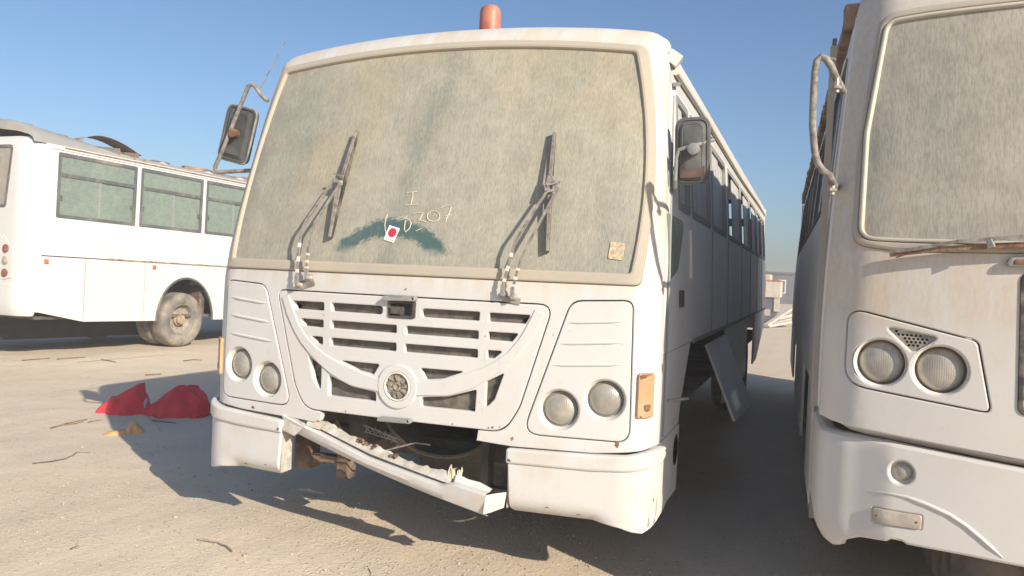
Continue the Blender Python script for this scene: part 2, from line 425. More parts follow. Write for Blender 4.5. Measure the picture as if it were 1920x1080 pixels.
def circ(cx, cz, r, n=28): return [(cx+r*math.cos(2*math.pi*k/n), cz+r*math.sin(2*math.pi*k/n)) for k in range(n)]
def plane_surf(o, u, v, nrm):
    o, u, v, nrm = map(lambda q: np.array(q, float), (o, u, v, nrm))
    return lambda U, V: (o + np.outer(U, u) + np.outer(V, v), np.tile(nrm, (len(U), 1)))
class Front:                           # a bowed, leaning bus front with rounded edges
    def __init__(s, half, bow, y0, lean, z0, rc):
        s.half = np.array(half, float); s.out = np.vstack([s.half, (s.half*[-1,1])[::-1]]); s.bow, s.y0, s.lean, s.z0, s.rc = bow, y0, lean, z0, rc
    def base(s, x, z):
        tt = np.maximum(z-s.z0+.05, 0); return s.y0 + s.bow*x*x + s.lean*tt*tt/(tt+.1)
    def y(s, x, z, flat=False):
        x = np.atleast_1d(np.asarray(x, float)); z = np.atleast_1d(np.asarray(z, float)); y = s.base(x, z)
        if flat: return y
        dd = seg_dist(np.stack([np.abs(x), z], 1), s.half, False)
        e = np.maximum(s.rc-dd, 0); e = np.minimum(e, s.rc)
        return y + s.rc - np.sqrt(np.maximum(s.rc**2-e**2, 0))
    def __call__(s, U, V):
        y = s.y(U, V); h = .004
        yx = (s.y(U+h, V)-s.y(U-h, V))/(2*h); yz = (s.y(U, V+h)-s.y(U, V-h))/(2*h)
        yx = np.clip(yx, -6, 6); yz = np.clip(yz, -6, 6)
        N = np.stack([yx, -np.ones_like(y), yz], 1); N /= np.linalg.norm(N, axis=1, keepdims=True)
        return np.stack([U, y, V], 1), N
    def at(s, x, z, off=0.):
        P, N = s(np.array([x], float), np.array([z], float)); return Vector(P[0]+N[0]*off)
class Plan:                            # a vertical wall following a plan curve, by arc length
    def __init__(s, pts):
        s.p = np.array(pts, float); s.s = np.concatenate([[0], np.cumsum(np.linalg.norm(np.diff(s.p, axis=0), axis=1))])
        tg = np.gradient(s.p, axis=0); tg /= np.linalg.norm(tg, axis=1, keepdims=True); s.n = np.stack([tg[:,1], -tg[:,0]], 1); s.len = s.s[-1]
    def __call__(s, U, V):
        x = np.interp(U, s.s, s.p[:,0]); y = np.interp(U, s.s, s.p[:,1])
        nx = np.interp(U, s.s, s.n[:,0]); ny = np.interp(U, s.s, s.n[:,1]); l = np.hypot(nx, ny)
        return np.stack([x, y, V], 1), np.stack([nx/l, ny/l, 0*V], 1)
    def at(s, u, z, off=0.):
        P, N = s(np.array([u], float), np.array([z], float)); return Vector(P[0]+N[0]*off)
    def s_of_x(s, x): return float(np.interp(x, s.p[:,0], s.s))
def open_round(pts, k=6):              # filleted open polyline
    return rounded([tuple(p) for p in pts], 0, k) if False else np.array([q for q in _open_round(pts, k)])
def _open_round(pts, k):
    out_ = [np.array(pts[0][:2], float)]
    for i in range(1, len(pts)-1):
        rr = pts[i][2] if len(pts[i]) > 2 else 0
        P = np.array(pts[i][:2], float); A = np.array(pts[i-1][:2])-P; B = np.array(pts[i+1][:2])-P
        la, lb = np.linalg.norm(A), np.linalg.norm(B); A = A/la; B = B/lb
        tt = min(rr, .49*la, .49*lb)
        if tt < 1e-6: out_.append(P); continue
        for q in range(k+1):
            u = q/k; out_.append((1-u)**2*(P+A*tt)+2*u*(1-u)*P+u*u*(P+B*tt))
    out_.append(np.array(pts[-1][:2], float)); return out_

def wheel(parent, c, side, r=.505, wd=.27, label=None):
    """wheel = rim dish (part) > tyre, hub; axis along local x, side = +1 faces +x"""
    a = (side, 0, 0); c = Vector(c)
    rim = MB().lathe([(.30*r/.5,-.02),(.305*r/.5,.012),(.285*r/.5,.016),(.275*r/.5,-.02),(.262*r/.5,-.10),(.20*r/.5,-.125),(.115*r/.5,-.12),(.11*r/.5,-.135),(.0,-.135)], c, a, 36).build('wheel', 'rim_dusty', parent, label=label)
    pr = [(.285*r/.5,.0),(.30*r/.5,.02),(.33*r/.5,.035),(.40*r/.5,.042),(.455*r/.5,.03),(.487*r/.5,.0),(.497*r/.5,-.03),(.5*r/.5,-.10),(.5*r/.5,-wd+.10),(.497*r/.5,-wd+.03),(.487*r/.5,-wd),(.43*r/.5,-wd-.03),(.30*r/.5,-wd)]
    MB().lathe(pr, c, a, 48).build('tyre', 'tyre_dusty', rim)
    hb = MB().lathe([(.115*r/.5,-.135),(.115*r/.5,-.07),(.095*r/.5,-.06),(.09*r/.5,-.015),(.075*r/.5,.0),(0,.0)], c, a, 20)
    for k in range(8):
        an = 2*math.pi*k/8; p = c + Vector((side*-.128, .16*r/.5*math.cos(an), .16*r/.5*math.sin(an)))
        hb.tube([p, p+Vector((side*.03,0,0))], .014, 6)
    hb.build('hub', 'hub_brown', rim)
    return rim

# ================================================================== ground
def lines(lo, hi, step, far):
    a = list(np.arange(lo, hi+1e-6, step)); s_ = step
    l, h = [], []
    x = lo
    while x > -far: s_ *= 1.35; x -= s_; l.append(x)
    s_ = step; x = hi
    while x < far: s_ *= 1.35; x += s_; h.append(x)
    return np.array(l[::-1]+a+h)
gx = lines(-11, 5, .07, 900); gy = lines(-2.2, 11, .07, 900)
X, Y = np.meshgrid(gx, gy, indexing='ij')
NTAB = {}
def vnoise(x, y, f, seed):
    T = NTAB.setdefault(seed, np.random.default_rng(seed).random((257,257))) if seed not in NTAB else NTAB[seed]; u = x*f; v = y*f
    i = np.floor(u).astype(int); j = np.floor(v).astype(int); a = u-i; b = v-j; a = a*a*(3-2*a); b = b*b*(3-2*b)
    g_ = lambda p, q: T[p % 257, q % 257]
    return (g_(i,j)*(1-a)+g_(i+1,j)*a)*(1-b) + (g_(i,j+1)*(1-a)+g_(i+1,j+1)*a)*b - .5
fade = np.exp(-(np.maximum(np.hypot(X+3, Y-4)-9, 0)/6)**2)
Z = (vnoise(X, Y, .55, 1)*.03 + vnoise(X, Y, 1.7, 2)*.016 + vnoise(X, Y, 5.1, 3)*.008)*fade - .004
def gz(x, y): x = np.atleast_1d(x); y = np.atleast_1d(y); return float((vnoise(x,y,.55,1)*.03+vnoise(x,y,1.7,2)*.016+vnoise(x,y,5.1,3)*.008)[0]-.004)
n_, m_ = X.shape
idx = np.arange(n_*m_).reshape(n_, m_)
Fg = np.stack([idx[:-1,:-1], idx[1:,:-1], idx[1:,1:], idx[:-1,1:]], -1).reshape(-1,4)
ground = mesh_obj('ground', np.stack([X,Y,Z], -1).reshape(-1,3), Fg, 'sand', None, 180)
tag(ground, 'pale sandy ground strewn with fine gravel', None, None, 'structure')

# gravel: far too many to count
V, F = [], []
ico = [(0,0,1),(.89,0,.2),(.28,.85,.25),(-.72,.53,.2),(-.72,-.53,.22),(.28,-.85,.2),(0,0,-.6)]
icf = [(0,1,2),(0,2,3),(0,3,4),(0,4,5),(0,5,1),(6,2,1),(6,3,2),(6,4,3),(6,5,4),(6,1,5)]
ctr = [(-1.0, -.4, .9), (.3, .2, .6), (-2.2, -.3, .8), (-3, 1.5, 2.2), (-4.5, 4, 3), (1.2, .2, .6), (-1.5, .2, 1.0)]
for k in range(9000):
    c = ctr[int(rng.integers(len(ctr)))]
    px, py = rng.normal(c[0], c[2]*1.1), rng.normal(c[1], c[2]*.8)
    if py < -2.1 or px < -10.5 or px > 4.5: continue
    r_ = .0025+.009*rng.random()**5; a = rng.random()*6.28; ca, sa = math.cos(a), math.sin(a)
    fl = .5+.4*rng.random(); el = .7+.6*rng.random(); b = len(V); zz = gz(px, py)
    for v in ico:
        q = (v[0]*r_*el, v[1]*r_/el, v[2]*r_*fl); V.append((px+q[0]*ca-q[1]*sa, py+q[0]*sa+q[1]*ca, zz+q[2]+r_*.15))
    F += [tuple(i+b for i in f) for f in icf]
tag(mesh_obj('gravel', V, F, 'pebble', None, 30), 'fine pale gravel scattered over the sand', 'gravel', None, 'stuff')

# ================================================================== MAIN BUS
bus = empty('bus', (0, 0, -.13))
tag(bus, 'dusty white bus in the middle with torn-off front bumper and smeared windscreen', 'bus', 'scrapped white buses')
HALF = open_round([(1.26,.3),(1.26,1.55,.5),(1.183,2.62,.3),(1.165,2.865,.16),(.86,2.905,.35),(.4,2.935,.3),(0,2.94)], 7)
FR = Front(HALF, .06, -.06, .29, 1.55, .15)
RC = FR.rc
# windscreen outlines
def screen(zb, zt, crown, knots, rb, rt):       # smooth barrel-sided windscreen outline
    pf = np.polyfit([k[0] for k in knots], [k[1] for k in knots], 2); zs_ = np.linspace(zb, zt, 15)
    rt_side = [(float(np.polyval(pf, z)), float(z)) for z in zs_]; xt = rt_side[-1][0]
    topc = [(float(x), float(zt+(crown-zt)*(1-(x/xt)**2))) for x in np.linspace(xt, -xt, 17)][1:-1]
    L = [(*rt_side[0], rb)]+[(*p, 0) for p in rt_side[1:-1]]+[(*rt_side[-1], rt)]+[(*p, 0) for p in topc]
    return rounded(L+[(-rt_side[-1][0], rt_side[-1][1], rt)]+[(-p[0], p[1], 0) for p in rt_side[-2:0:-1]]+[(-rt_side[0][0], rt_side[0][1], rb)])
SUR = screen(1.575, 2.755, 2.824, [(1.575,1.163),(2.05,1.176),(2.4,1.148),(2.755,1.08)], .03, .05)
GLS = screen(1.63, 2.722, 2.784, [(1.63,1.116),(2.1,1.128),(2.42,1.098),(2.722,1.03)], .015, .02)
GRI = [(-.77,1.467,.035),(.77,1.467,.05),(.63,.98,.25),(.56,.856,.14),(-.56,.856,.14),(-.63,.98,.25)]
GRI_R = rounded(GRI)
gap = .006
GO = inset(GRI_R if area(GRI_R) > 0 else GRI_R[::-1], -gap)           # opening, CCW
PAN = [(.86,1.49,.07),(1.138,1.505,.04),(1.148,.862,.06),(.655,.858,.06)]
PR = rounded(PAN); PRo = inset(PR if area(PR) > 0 else PR[::-1], -gap)
PLo = [(-p[0], p[1]) for p in PRo]; PL_ = [(-p[0], p[1]) for p in PR]
# fascia: body front above the bumper, cut round the grille
out_top = [tuple(p) for p in HALF if p[1] > .84]                       # right side, going up to the crown
out_left = [(-p[0], p[1]) for p in out_top[::-1]][1:]
GO = resample(GO, .02)
iL = int(np.argmin(np.hypot(GO[:,0]+.47, GO[:,1]-.85))); iR = int(np.argmin(np.hypot(GO[:,0]-.43, GO[:,1]-.85)))
k = iL; arc = []
# walk the grille opening clockwise from lower left, over the top, to lower right
while True:
    arc.append(tuple(GO[k]))
    if k == iR: break
    k = (k-1) % len(GO)
bottom = [(.425,.80),(.60,.79),(1.0,.797),(1.2,.82),(1.26,.838)]
botl = [(-1.26,.838),(-1.2,.82),(-1.0,.803),(-.60,.795),(-.495,.79),(-.478,.803),(-.465,.80),(-.455,.822),(-.452,.838)]
FAS = botl + arc + bottom + out_top + out_left
fascia = panel_obj('front_fascia', 'paint_main', bus, FAS, [inset(SUR, -.002), PRo, PLo], FR, off=0, depth=.03, bevel=.004, g=.07, rings=(.012,.026,.045,.07,.1,.13,.15))
# windscreen surround + glass
panel_obj('windscreen_surround', 'dusty_seal', bus, SUR, [GLS], FR, off=.013, depth=.03, bevel=.008, g=.06, hbevel=.012)
ws = panel_obj('windscreen', 'windscreen_dust', bus, inset(GLS, -.004), [], FR, off=-.006, depth=.01, bevel=.0, g=.09)
# stickers and the finger writing on the dust
def flatpatch(name, mat, parent, loop, off, label=None, th=.003): return panel_obj(name, mat, parent, loop, [], FR, label=label, off=off, depth=th, bevel=.0005, g=.03)
stk = flatpatch('sticker', 'white_label', bus, rounded([(-.133,1.829,.004),(-.070,1.813,.004),(-.093,1.738,.004),(-.153,1.754,.004)]), -.001, 'small white sticker with a red disc on the windscreen')
mbk = MB()
V_, F_ = panel(circ(-.107,1.790,.0235), [], FR, off=.001, depth=.0015, bevel=.0003, g=.03); mbk.add(V_, F_)
mesh_obj('red_disc', V_, F_, 'red_print', stk, 38, 'red disc printed on the white sticker')
mbk = MB()
for q in range(4):
    cx = -.135+.012*q; cz = 1.7585-.003*q
    V_, F_ = panel([(cx-.004,cz-.004),(cx+.003,cz-.005),(cx+.004,cz+.003),(cx-.003,cz+.004)], [], FR, off=.0005, depth=.001, bevel=.0002, g=.03); mbk.add(V_, F_)
mbk.build('sticker_print', 'grey_print', stk)
flatpatch('blank_sticker', 'paper_tan', ws, rounded([(1.012,1.776,.008),(1.080,1.769,.008),(1.076,1.690,.008),(1.008,1.697,.008)]), -.001, 'faded tan sticker low on the right of the windscreen')
strokes = [[(-.070,1.999),(-.061,2.002),(-.034,2.004),(-.010,2.006)],[(-.034,2.004),(-.029,1.977),(-.033,1.939)],[(-.064,1.935),(-.030,1.936),(.008,1.940)],
 [(-.157,1.886),(-.163,1.859),(-.162,1.834),(-.156,1.809),(-.145,1.785)],
 [(-.041,1.881),(-.049,1.865),(-.069,1.860),(-.101,1.862),(-.085,1.872),(-.050,1.869),(-.023,1.857),(-.011,1.841),(-.015,1.816),(-.035,1.795),(-.045,1.811),(-.048,1.856)],
 [(-.009,1.890),(.014,1.896),(.046,1.895),(.040,1.878),(.033,1.858),(.068,1.850)],[(.022,1.803),(.048,1.813)],
 [(.141,1.880),(.135,1.892),(.124,1.901),(.109,1.906),(.093,1.906),(.080,1.901),(.072,1.891),(.071,1.879),(.077,1.867),(.088,1.857),(.103,1.852),(.119,1.853),(.132,1.858),(.140,1.868),(.141,1.880)],
 [(.140,1.922),(.166,1.933),(.187,1.935),(.195,1.927),(.190,1.897),(.180,1.868),(.179,1.848)],[(.169,1.883),(.204,1.887)]]
mbk = MB()
for s_ in strokes: mbk.tube([FR.at(x, z, -.004) for x, z in s_], .0024, 6)
mbk.build('finger_writing', 'chalk', ws, label='pale handwritten strokes drawn in the windscreen dust')

# grille panel
def slot(pts, r=.008): return rounded([(*p[:2], p[2] if len(p) > 2 else r) for p in pts], r, 3)
right = [ [(.108,1.418,.02),(.416,1.418),(.414,1.375),(.108,1.375,.02)], [(.463,1.417),(.668,1.416,.006),(.645,1.374),(.461,1.374)],
 [(.026,1.327),(.413,1.327),(.414,1.287),(.024,1.287)], [(.463,1.326),(.614,1.326,.006),(.583,1.286,.006),(.461,1.287)],
 [(.024,1.238),(.413,1.238),(.414,1.197),(.022,1.197)], [(.463,1.238),(.540,1.238,.006),(.498,1.201,.006),(.460,1.199)],
 [(.112,1.125),(.350,1.126,.004),(.236,1.082,.03),(.146,1.070)],
 [(.463,1.086,.006),(.550,1.134,.004),(.508,1.005,.03),(.462,.957,.01)],
 [(.128,.982,.012),(.27,.998,.1),(.415,1.044,.006),(.412,.938),(.126,.937)] ]
slots = [slot(p) for p in right] + [np.array(mirrored([tuple(q) for q in slot(p)])) for p in right]
latch_hole = rounded([(-.078,1.445,.012),(.076,1.449,.012),(.074,1.364,.012),(-.07,1.363,.012)])
emb = (-.004, 1.024)
gp = panel_obj('grille_panel', 'paint_main', bus, GRI_R, slots + [latch_hole, circ(*emb, .072, 28)], FR, off=.004, depth=.028, bevel=.006, g=.05, hbevel=.005)
UPc = [(.100,1.060),(.132,1.058),(.20,1.072),(.276,1.094),(.36,1.119),(.436,1.150),(.50,1.186),(.567,1.237),(.62,1.305),(.655,1.37),(.682,1.428),(.690,1.445)]
LOc = [(.098,.985),(.145,.992),(.21,.996),(.272,1.003),(.34,1.026),(.405,1.054),(.47,1.094),(.54,1.145),(.60,1.200),(.65,1.262),(.70,1.345),(.735,1.43)]
for sx in (1, -1):
    L = np.array(UPc + LOc[::-1])*[sx,1]
    panel_obj('grille_band', 'paint_main', bus, L, [], FR, off=.011, depth=.02, bevel=.005, g=.03)
panel_obj('emblem_collar', 'paint_main', bus, circ(*emb, .112, 40), [circ(*emb, .0725, 28)], FR, off=.014, depth=.03, bevel=.007, g=.03, hbevel=.006)
# expanded-metal mesh behind the slots
mb = MB(); 
def clipz(x0, z0, dx, dz): pass
pitch = .0135; zs, ze, xs, xe = .93, 1.425, -.69, .69
for sgn in (-1, 1):
    k = xs-(ze-zs)*1.9
    while k < xe+(ze-zs)*1.9:
        pts = []
        for q in range(9):
            z = zs+(ze-zs)*q/8; x = k+sgn*(z-zs)*1.75
            lim = np.interp(z, [.93,1.0,1.2,1.425], [.49,.55,.60,.69])
            if abs(x) < lim: pts.append((x, z))
        if len(pts) > 1:
            P = [FR.at(x, z, -.030+.002*sgn) for x, z in (pts[0], pts[len(pts)//2], pts[-1])] if len(pts) > 3 else [FR.at(x, z, -.030+.002*sgn) for x, z in pts]
            mb.tube(P, .0017, 4, False, upv=(0,-1,0))
        k += pitch
tag(mb.build('grille_mesh', 'grille_mesh', bus), kind='stuff')
MB().box((-.75,.12,.9),(.75,.125,1.46)).build('radiator', 'radiator_shade', bus)
# emblem
def fdisc(mb_, cx, cz, prof, n=28): # profile of (radius, offset) round the front normal
    P, N = FR(np.array([cx]), np.array([cz])); mb_.lathe(prof, P[0], N[0], n, (1,0,0)); return mb_
em = fdisc(MB(), *emb, [(.074,.000),(.071,.017),(.066,.017),(.064,.0)]).build('emblem_ring', 'cup_paint', bus)
mb = MB(); P0, N0 = FR(np.array([emb[0]]), np.array([emb[1]])); P0 = Vector(P0[0]); N0 = Vector(N0[0])
P0 = P0+N0*.003
mb.lathe([(.066,-.006),(.05,.0),(.03,.003),(0,.002)], P0, N0, 24, (1,0,0))
for q in range(9):
    a = q*.7+.2*random.random(); r0 = .026+.006*random.random(); r1 = .055+.008*random.random()
    u = Vector((math.cos(a), 0, math.sin(a))); v = Vector((-math.sin(a), 0, math.cos(a)))
    w0, w1 = .006+.006*random.random(), .010+.008*random.random(); h = .006+.008*random.random()
    pts = [u*r0-v*w0, u*r0+v*w0, u*r1+v*w1, u*r1-v*w1*.5]
    mb.add([P0+p+N0*.001 for p in pts]+[P0+p*.97+N0*h for p in pts], [(4,5,6,7),(0,1,5,4),(1,2,6,5),(2,3,7,6),(3,0,4,7)])
mb.build('emblem', 'emblem_metal', bus, label='corroded round badge stub in the grille')
mb = MB().lathe([(.022,.0),(.022,.010),(.014,.012),(.012,.006),(0,.006)], P0, N0, 18, (1,0,0)); mb.build('emblem_boss', 'emblem_metal', em)
# catch in the top of the grille, with its bracket, and the lower bracket
lt = panel_obj('grille_catch', 'dark_plastic', bus, latch_hole, [rounded([(-.062,1.434,.008),(.060,1.438,.008),(.058,1.378,.008),(-.056,1.377,.008)])], FR, off=.012, depth=.04, bevel=.004, g=.03)
flatpatch('catch_recess', 'interior', lt, rounded([(-.066,1.438),(.066,1.442),(.062,1.374),(-.06,1.373)], .004), -.03)
mb = MB(); mb.box((-.05,-.085,1.385),(.012,-.055,1.42)); mb.build('catch_lever', 'dark_plastic', lt)
def bracket(z0, z1, nm):
    V1, F1 = panel(rounded([(-.10,z0,.012),(.088,z0+.004,.012),(.088,z1+.004,.012),(-.09,z1,.012)]), [circ(.072,(z0+z1)/2+.004,.006,10)], FR, off=.038, depth=.03, bevel=.003, g=.04)
    return mesh_obj(nm, V1, F1, 'grey_frame', bus)
bracket(1.447, 1.472, 'hinge_bracket'); bracket(.846, .868, 'hinge_bracket')

for x, z, r_ in ((.505,.872,.006),(.485,.868,.004),(.54,.878,.004),(-.30,.868,.004),(.30,.868,.004),(-.70,1.44,.004),(.70,1.44,.004),(-.46,1.352,.003),(.45,1.303,.003),(.02,1.51,.004)):
    flatpatch('screw', 'rust', gp, circ(x, z, r_, 8), .0055, None, .004)
for L in ([(.60,.815),(.612,.826),(.606,.838),(.595,.83)], [(1.085,.842),(1.10,.83),(1.107,.85),(1.098,.87),(1.09,.858)], [(-.93,.818),(-.91,.812),(-.905,.824),(-.92,.83)]):
    flatpatch('paint_chip', 'rust', fascia, L, .0012, None, .003)
# headlight panels, headlights, ribs, indicators
LAMPS = [(1.032,1.046),(.822,.984)]
for sx in (1, -1):
    f_ = (lambda L: L) if sx == 1 else (lambda L: [(-p[0], p[1]) for p in L])
    hp = panel_obj('headlight_panel', 'paint_main', bus, f_([tuple(p) for p in PR]), [f_(circ(cx, cz, .094)) for cx, cz in LAMPS], FR, off=.003, depth=.03, bevel=.005, g=.04, hbevel=.008,
        label='white headlight panel beside the grille, %s' % ('near the amber lamp on the sunlit corner' if sx == 1 else 'on the shadowed left corner'))
    for (a, b) in (((.850,1.392),(1.102,1.412)),((.818,1.292),(1.102,1.316)),((.785,1.190),(1.102,1.214))):
        pts = [FR.at(sx*(a[0]+(b[0]-a[0])*q/6), a[1]+(b[1]-a[1])*q/6, .003) for q in range(7)]
        MB().tube(pts, [.002]+[.0075]*5+[.002], 8).build('rib', 'paint_main', hp)
    for cx, cz in LAMPS:
        P, N = FR(np.array([sx*cx]), np.array([cz])); P = Vector(P[0]); N = Vector(N[0])
        hl = MB().lathe([(.0965,-.002),(.090,-.012),(.082,-.038),(.077,-.050),(.074,-.050)], P, N, 36, (1,0,0)).build('headlight', 'cup_paint', bus)
        MB().lathe([(.0765,-.048),(.076,-.030),(.066,-.018),(.05,-.009),(.03,-.003),(.012,-.001),(0,-.001)], P, N, 36, (1,0,0)).build('lens', 'lens_glass', hl, 80)
        MB().lathe([(.080,-.050),(.080,-.028),(.0755,-.026),(.0755,-.050)], P, N, 36, (1,0,0)).build('lens_rim', 'grey_frame', hl)
    V1, F1 = panel(f_([tuple(p) for p in rounded([(1.172,1.178,.012),(1.232,1.182,.012),(1.232,.976,.012),(1.172,.972,.012)])]), [], FR, off=.016, depth=.02, bevel=.006, g=.02)
    il = mesh_obj('indicator_lamp', V1, F1, 'amber_faded', bus, 38, 'faded amber corner lamp')
    V1, F1 = panel(f_([tuple(p) for p in rounded([(1.192,1.035,.012),(1.222,1.04,.012),(1.216,1.005,.012),(1.2,1.003,.012)])]), [], FR, off=.0175, depth=.01, bevel=.001, g=.02)
    mesh_obj('lamp_damage', V1, F1, 'rust', il)
    V1, F1 = panel(f_([tuple(p) for p in rounded([(1.176,1.17,.004),(1.205,1.172,.008),(1.2,1.158,.008),(1.178,1.15,.004)])]), [], FR, off=.0175, depth=.01, bevel=.001, g=.02)
    mesh_obj('lamp_damage', V1, F1, 'rust', il)

# bumper ends: arc-length wall round the corner
def corner_plan(sx):
    pts = [(x, -.06+.05*x*x) for x in np.linspace(.5, 1.09, 13)]; x0, y0 = pts[-1]; r_ = .175
    pts += [(x0+r_*math.sin(a), y0+r_*(1-math.cos(a))) for a in np.linspace(.12, math.pi/2, 10)]
    pts += [(pts[-1][0], y) for y in np.linspace(pts[-1][1]+.05, .72, 8)]
    return Plan(pts)
PB = corner_plan(1)
def bump_rel(u, v):
    tuck = np.clip((.545-v)/.08, 0, 1)*np.clip((PB.s_of_x(1.09)+.03-u)/.12, .1, 1)
    return -.085*tuck**2
for sx, xi in ((1, .588), (-1, .690)):
    s0 = PB.s_of_x(xi); sc_ = PB.s_of_x(1.09); se = sc_+.24; L_ = PB.len
    ztop = .782 if sx == 1 else .778
    loop = [(s0,ztop,.012),(sc_-.1,.792),(sc_+.05,.80),(se,.826),(se+.055,.829,.004),(se+.06,.525,.004),(se,.505,.03),(sc_+.18,.468,.02),(sc_+.135,.449,.012),(sc_+.085,.458,.02),(sc_+.03,.476,.1),(sc_-.1,.484,.2),(s0+.02,.480,.03)]
    mk = lambda U, V, sx=sx: (lambda PN: (PN[0]*[sx,1,1], PN[1]*[sx,1,1]))(PB(U, V))
    panel_obj('bumper_end', 'paint_main', bus, rounded(loop), [], mk, off=.02, depth=.05, bevel=.006, g=.03, offf=bump_rel,
        label=('white bumper end, wider, below the sunlit headlights' if sx == 1 else 'white bumper end, narrower, on the left corner'))
    lipl = [(s0-.003,.716,.006),(sc_-.1,.722),(sc_+.08,.735,.1),(se-.02,.757,.05),(se+.03,.79),(se+.03,.834,.006),(se-.02,.832),(sc_+.05,.806,.1),(sc_-.1,.797),(s0-.003,ztop+.003,.012)]
    panel_obj('bumper_lip', 'paint_main', bus, rounded(lipl), [], mk, off=.033, depth=.03, bevel=.011, g=.03)
    for du, z, wq, hq in ((.165,.50,.006,.05),(.20,.50,.004,.03),(.19,.60,.003,.02),(-.15,.512,.012,.004),(-.30,.53,.010,.004),(.21,.56,.004,.09)):
        panel_obj('paint_chip', 'rust' if hq < .04 else 'grey_frame', bus, [(sc_+du-wq,z-hq*.4),(sc_+du,z-hq*.5),(sc_+du+wq,z-hq*.1),(sc_+du+wq*.4,z+hq*.5),(sc_+du-wq*.5,z+hq*.3)], [], mk, off=.0212, depth=.004, bevel=.0003, g=.03, offf=bump_rel)
    # inner flange
    p = [Vector(PB.at(s0+.004, z, o_)) for z in (.50,.77) for o_ in (.005,-.075)]
    mb = MB(); pts = [Vector((q.x*sx, q.y, q.z)) for q in p]; dd = Vector((.006*sx,0,0))
    mb.add([pts[0],pts[1],pts[3],pts[2],pts[0]+dd,pts[1]+dd,pts[3]+dd,pts[2]+dd], [(0,1,2,3),(4,7,6,5),(0,4,5,1),(1,5,6,2),(2,6,7,3),(3,7,4,0)])
    mb.build('bumper_flange', 'torn_board', bus)

# the broken centre bumper bar, hanging from the left end
mb = MB(); rows = []
NB = 40
for q in range(NB+1):
    u = q/NB; x = -.70+1.22*u; z = .735-.268*u-.01*math.sin(u*3.1); y = -.045-.10*math.sin(u*math.pi*.55)
    wv = .006*math.sin(u*23)+.004*math.sin(u*61)
    face = .048+.04*abs(u-.45)**.8+ .03*max(0, min(1, (u-.80)/.06))
    inn = .03 if .17 < u < .83 else .0
    rows.append([Vector((x, y+.06, z-.006)), Vector((x, y+.042, z-.004)), Vector((x, y+.030, z+.004)), Vector((x, y+.012, z+face*.55)), Vector((x, y+.002+inn*.3, z+face)), Vector((x, y+.02+inn*.3, z+face+.006)), Vector((x, y+.055+inn, z+face+.004-inn*.3)),
        Vector((x, y+.075+inn, z+face+.022+wv*1.5)), Vector((x, y+.09+inn, z+face+.020+wv))])
mb.grid(rows); bar = mb.build('bumper_bar', 'paint_main', bus, 30, 'broken white bumper bar hanging aslant under the grille')
mb = MB(); rows = []
for q in range(NB+1):
    u = .13+.70*q/NB; x = -.70+1.22*u; z = .735-.268*u; y = -.045-.10*math.sin(u*math.pi*.55)
    wv = .016*random.random()**2+.006*math.sin(q*.37)-.004
    face = .048+.04*abs(u-.45)**.8
    rows.append([Vector((x, y+.055, z+face+.006)), Vector((x, y+.085, z+face+.028+wv*.3)), Vector((x, y+.10, z+face+.034+wv)), Vector((x, y+.118, z+face+.022+wv))])
mb.grid(rows); mb.build('torn_edge', 'torn_board', bar, 30)
mb = MB()
for q in range(9):
    u = .38+.2*random.random(); x = -.70+1.22*u; z = .735-.268*u+.085; y = -.045-.10*math.sin(u*math.pi*.55)+.08
    s_ = .005+.010*random.random(); mb.box((-s_*1.6,-s_*.6,-s_*.4),(s_*1.6,s_*.6,s_*.5), Matrix.Translation((x,y,z+.012*random.random())) @ Matrix.Rotation(random.random()*3, 4, 'Z') @ Matrix.Rotation(random.random(), 4, 'X'))
tag(mb.build('rust_flakes', 'rust', bar), kind='stuff')
# folded end plate on the right end, torn lug on the left
def plate(name, mat, pts, th, parent, label=None):
    pts = [Vector(p) for p in pts]; nn = (pts[1]-pts[0]).cross(pts[2]-pts[0]).normalized()*th; n = len(pts)
    V = pts+[p+nn for p in pts]; F = [tuple(range(n)), tuple(range(2*n-1, n-1, -1))]+[(i, i+n, (i+1) % n+n, (i+1) % n) for i in range(n)]
    return mesh_obj(name, V, F, mat, parent, 30, label)
plate('end_plate', 'paint_main', [(.515,-.140,.482),(.545,-.135,.492),(.60,-.10,.515),(.608,-.095,.582),(.565,-.115,.575),(.522,-.135,.565)], .006, bar)
plate('end_plate', 'torn_board', [(-.705,-.05,.735),(-.60,-.065,.71),(-.545,-.055,.765),(-.60,-.035,.792),(-.672,-.03,.80)], .006, bar)
plate('torn_lug', 'torn_board', [(-.55,-.03,.765),(-.47,-.02,.75),(-.44,-.01,.79),(-.505,-.01,.80),(-.545,-.01,.797)], .02, bar)
mb = MB()
for q in range(9):
    x = .29+.07*random.random(); mb.tube([(x,-.06,.605),(x+.02*(random.random()-.5),-.05,.63+.02*random.random()),(x+.03*(random.random()-.5),-.05,.645+.025*random.random())], [.008,.005,.001], 5)
mb.build('foam_tuft', 'chalk', bar)
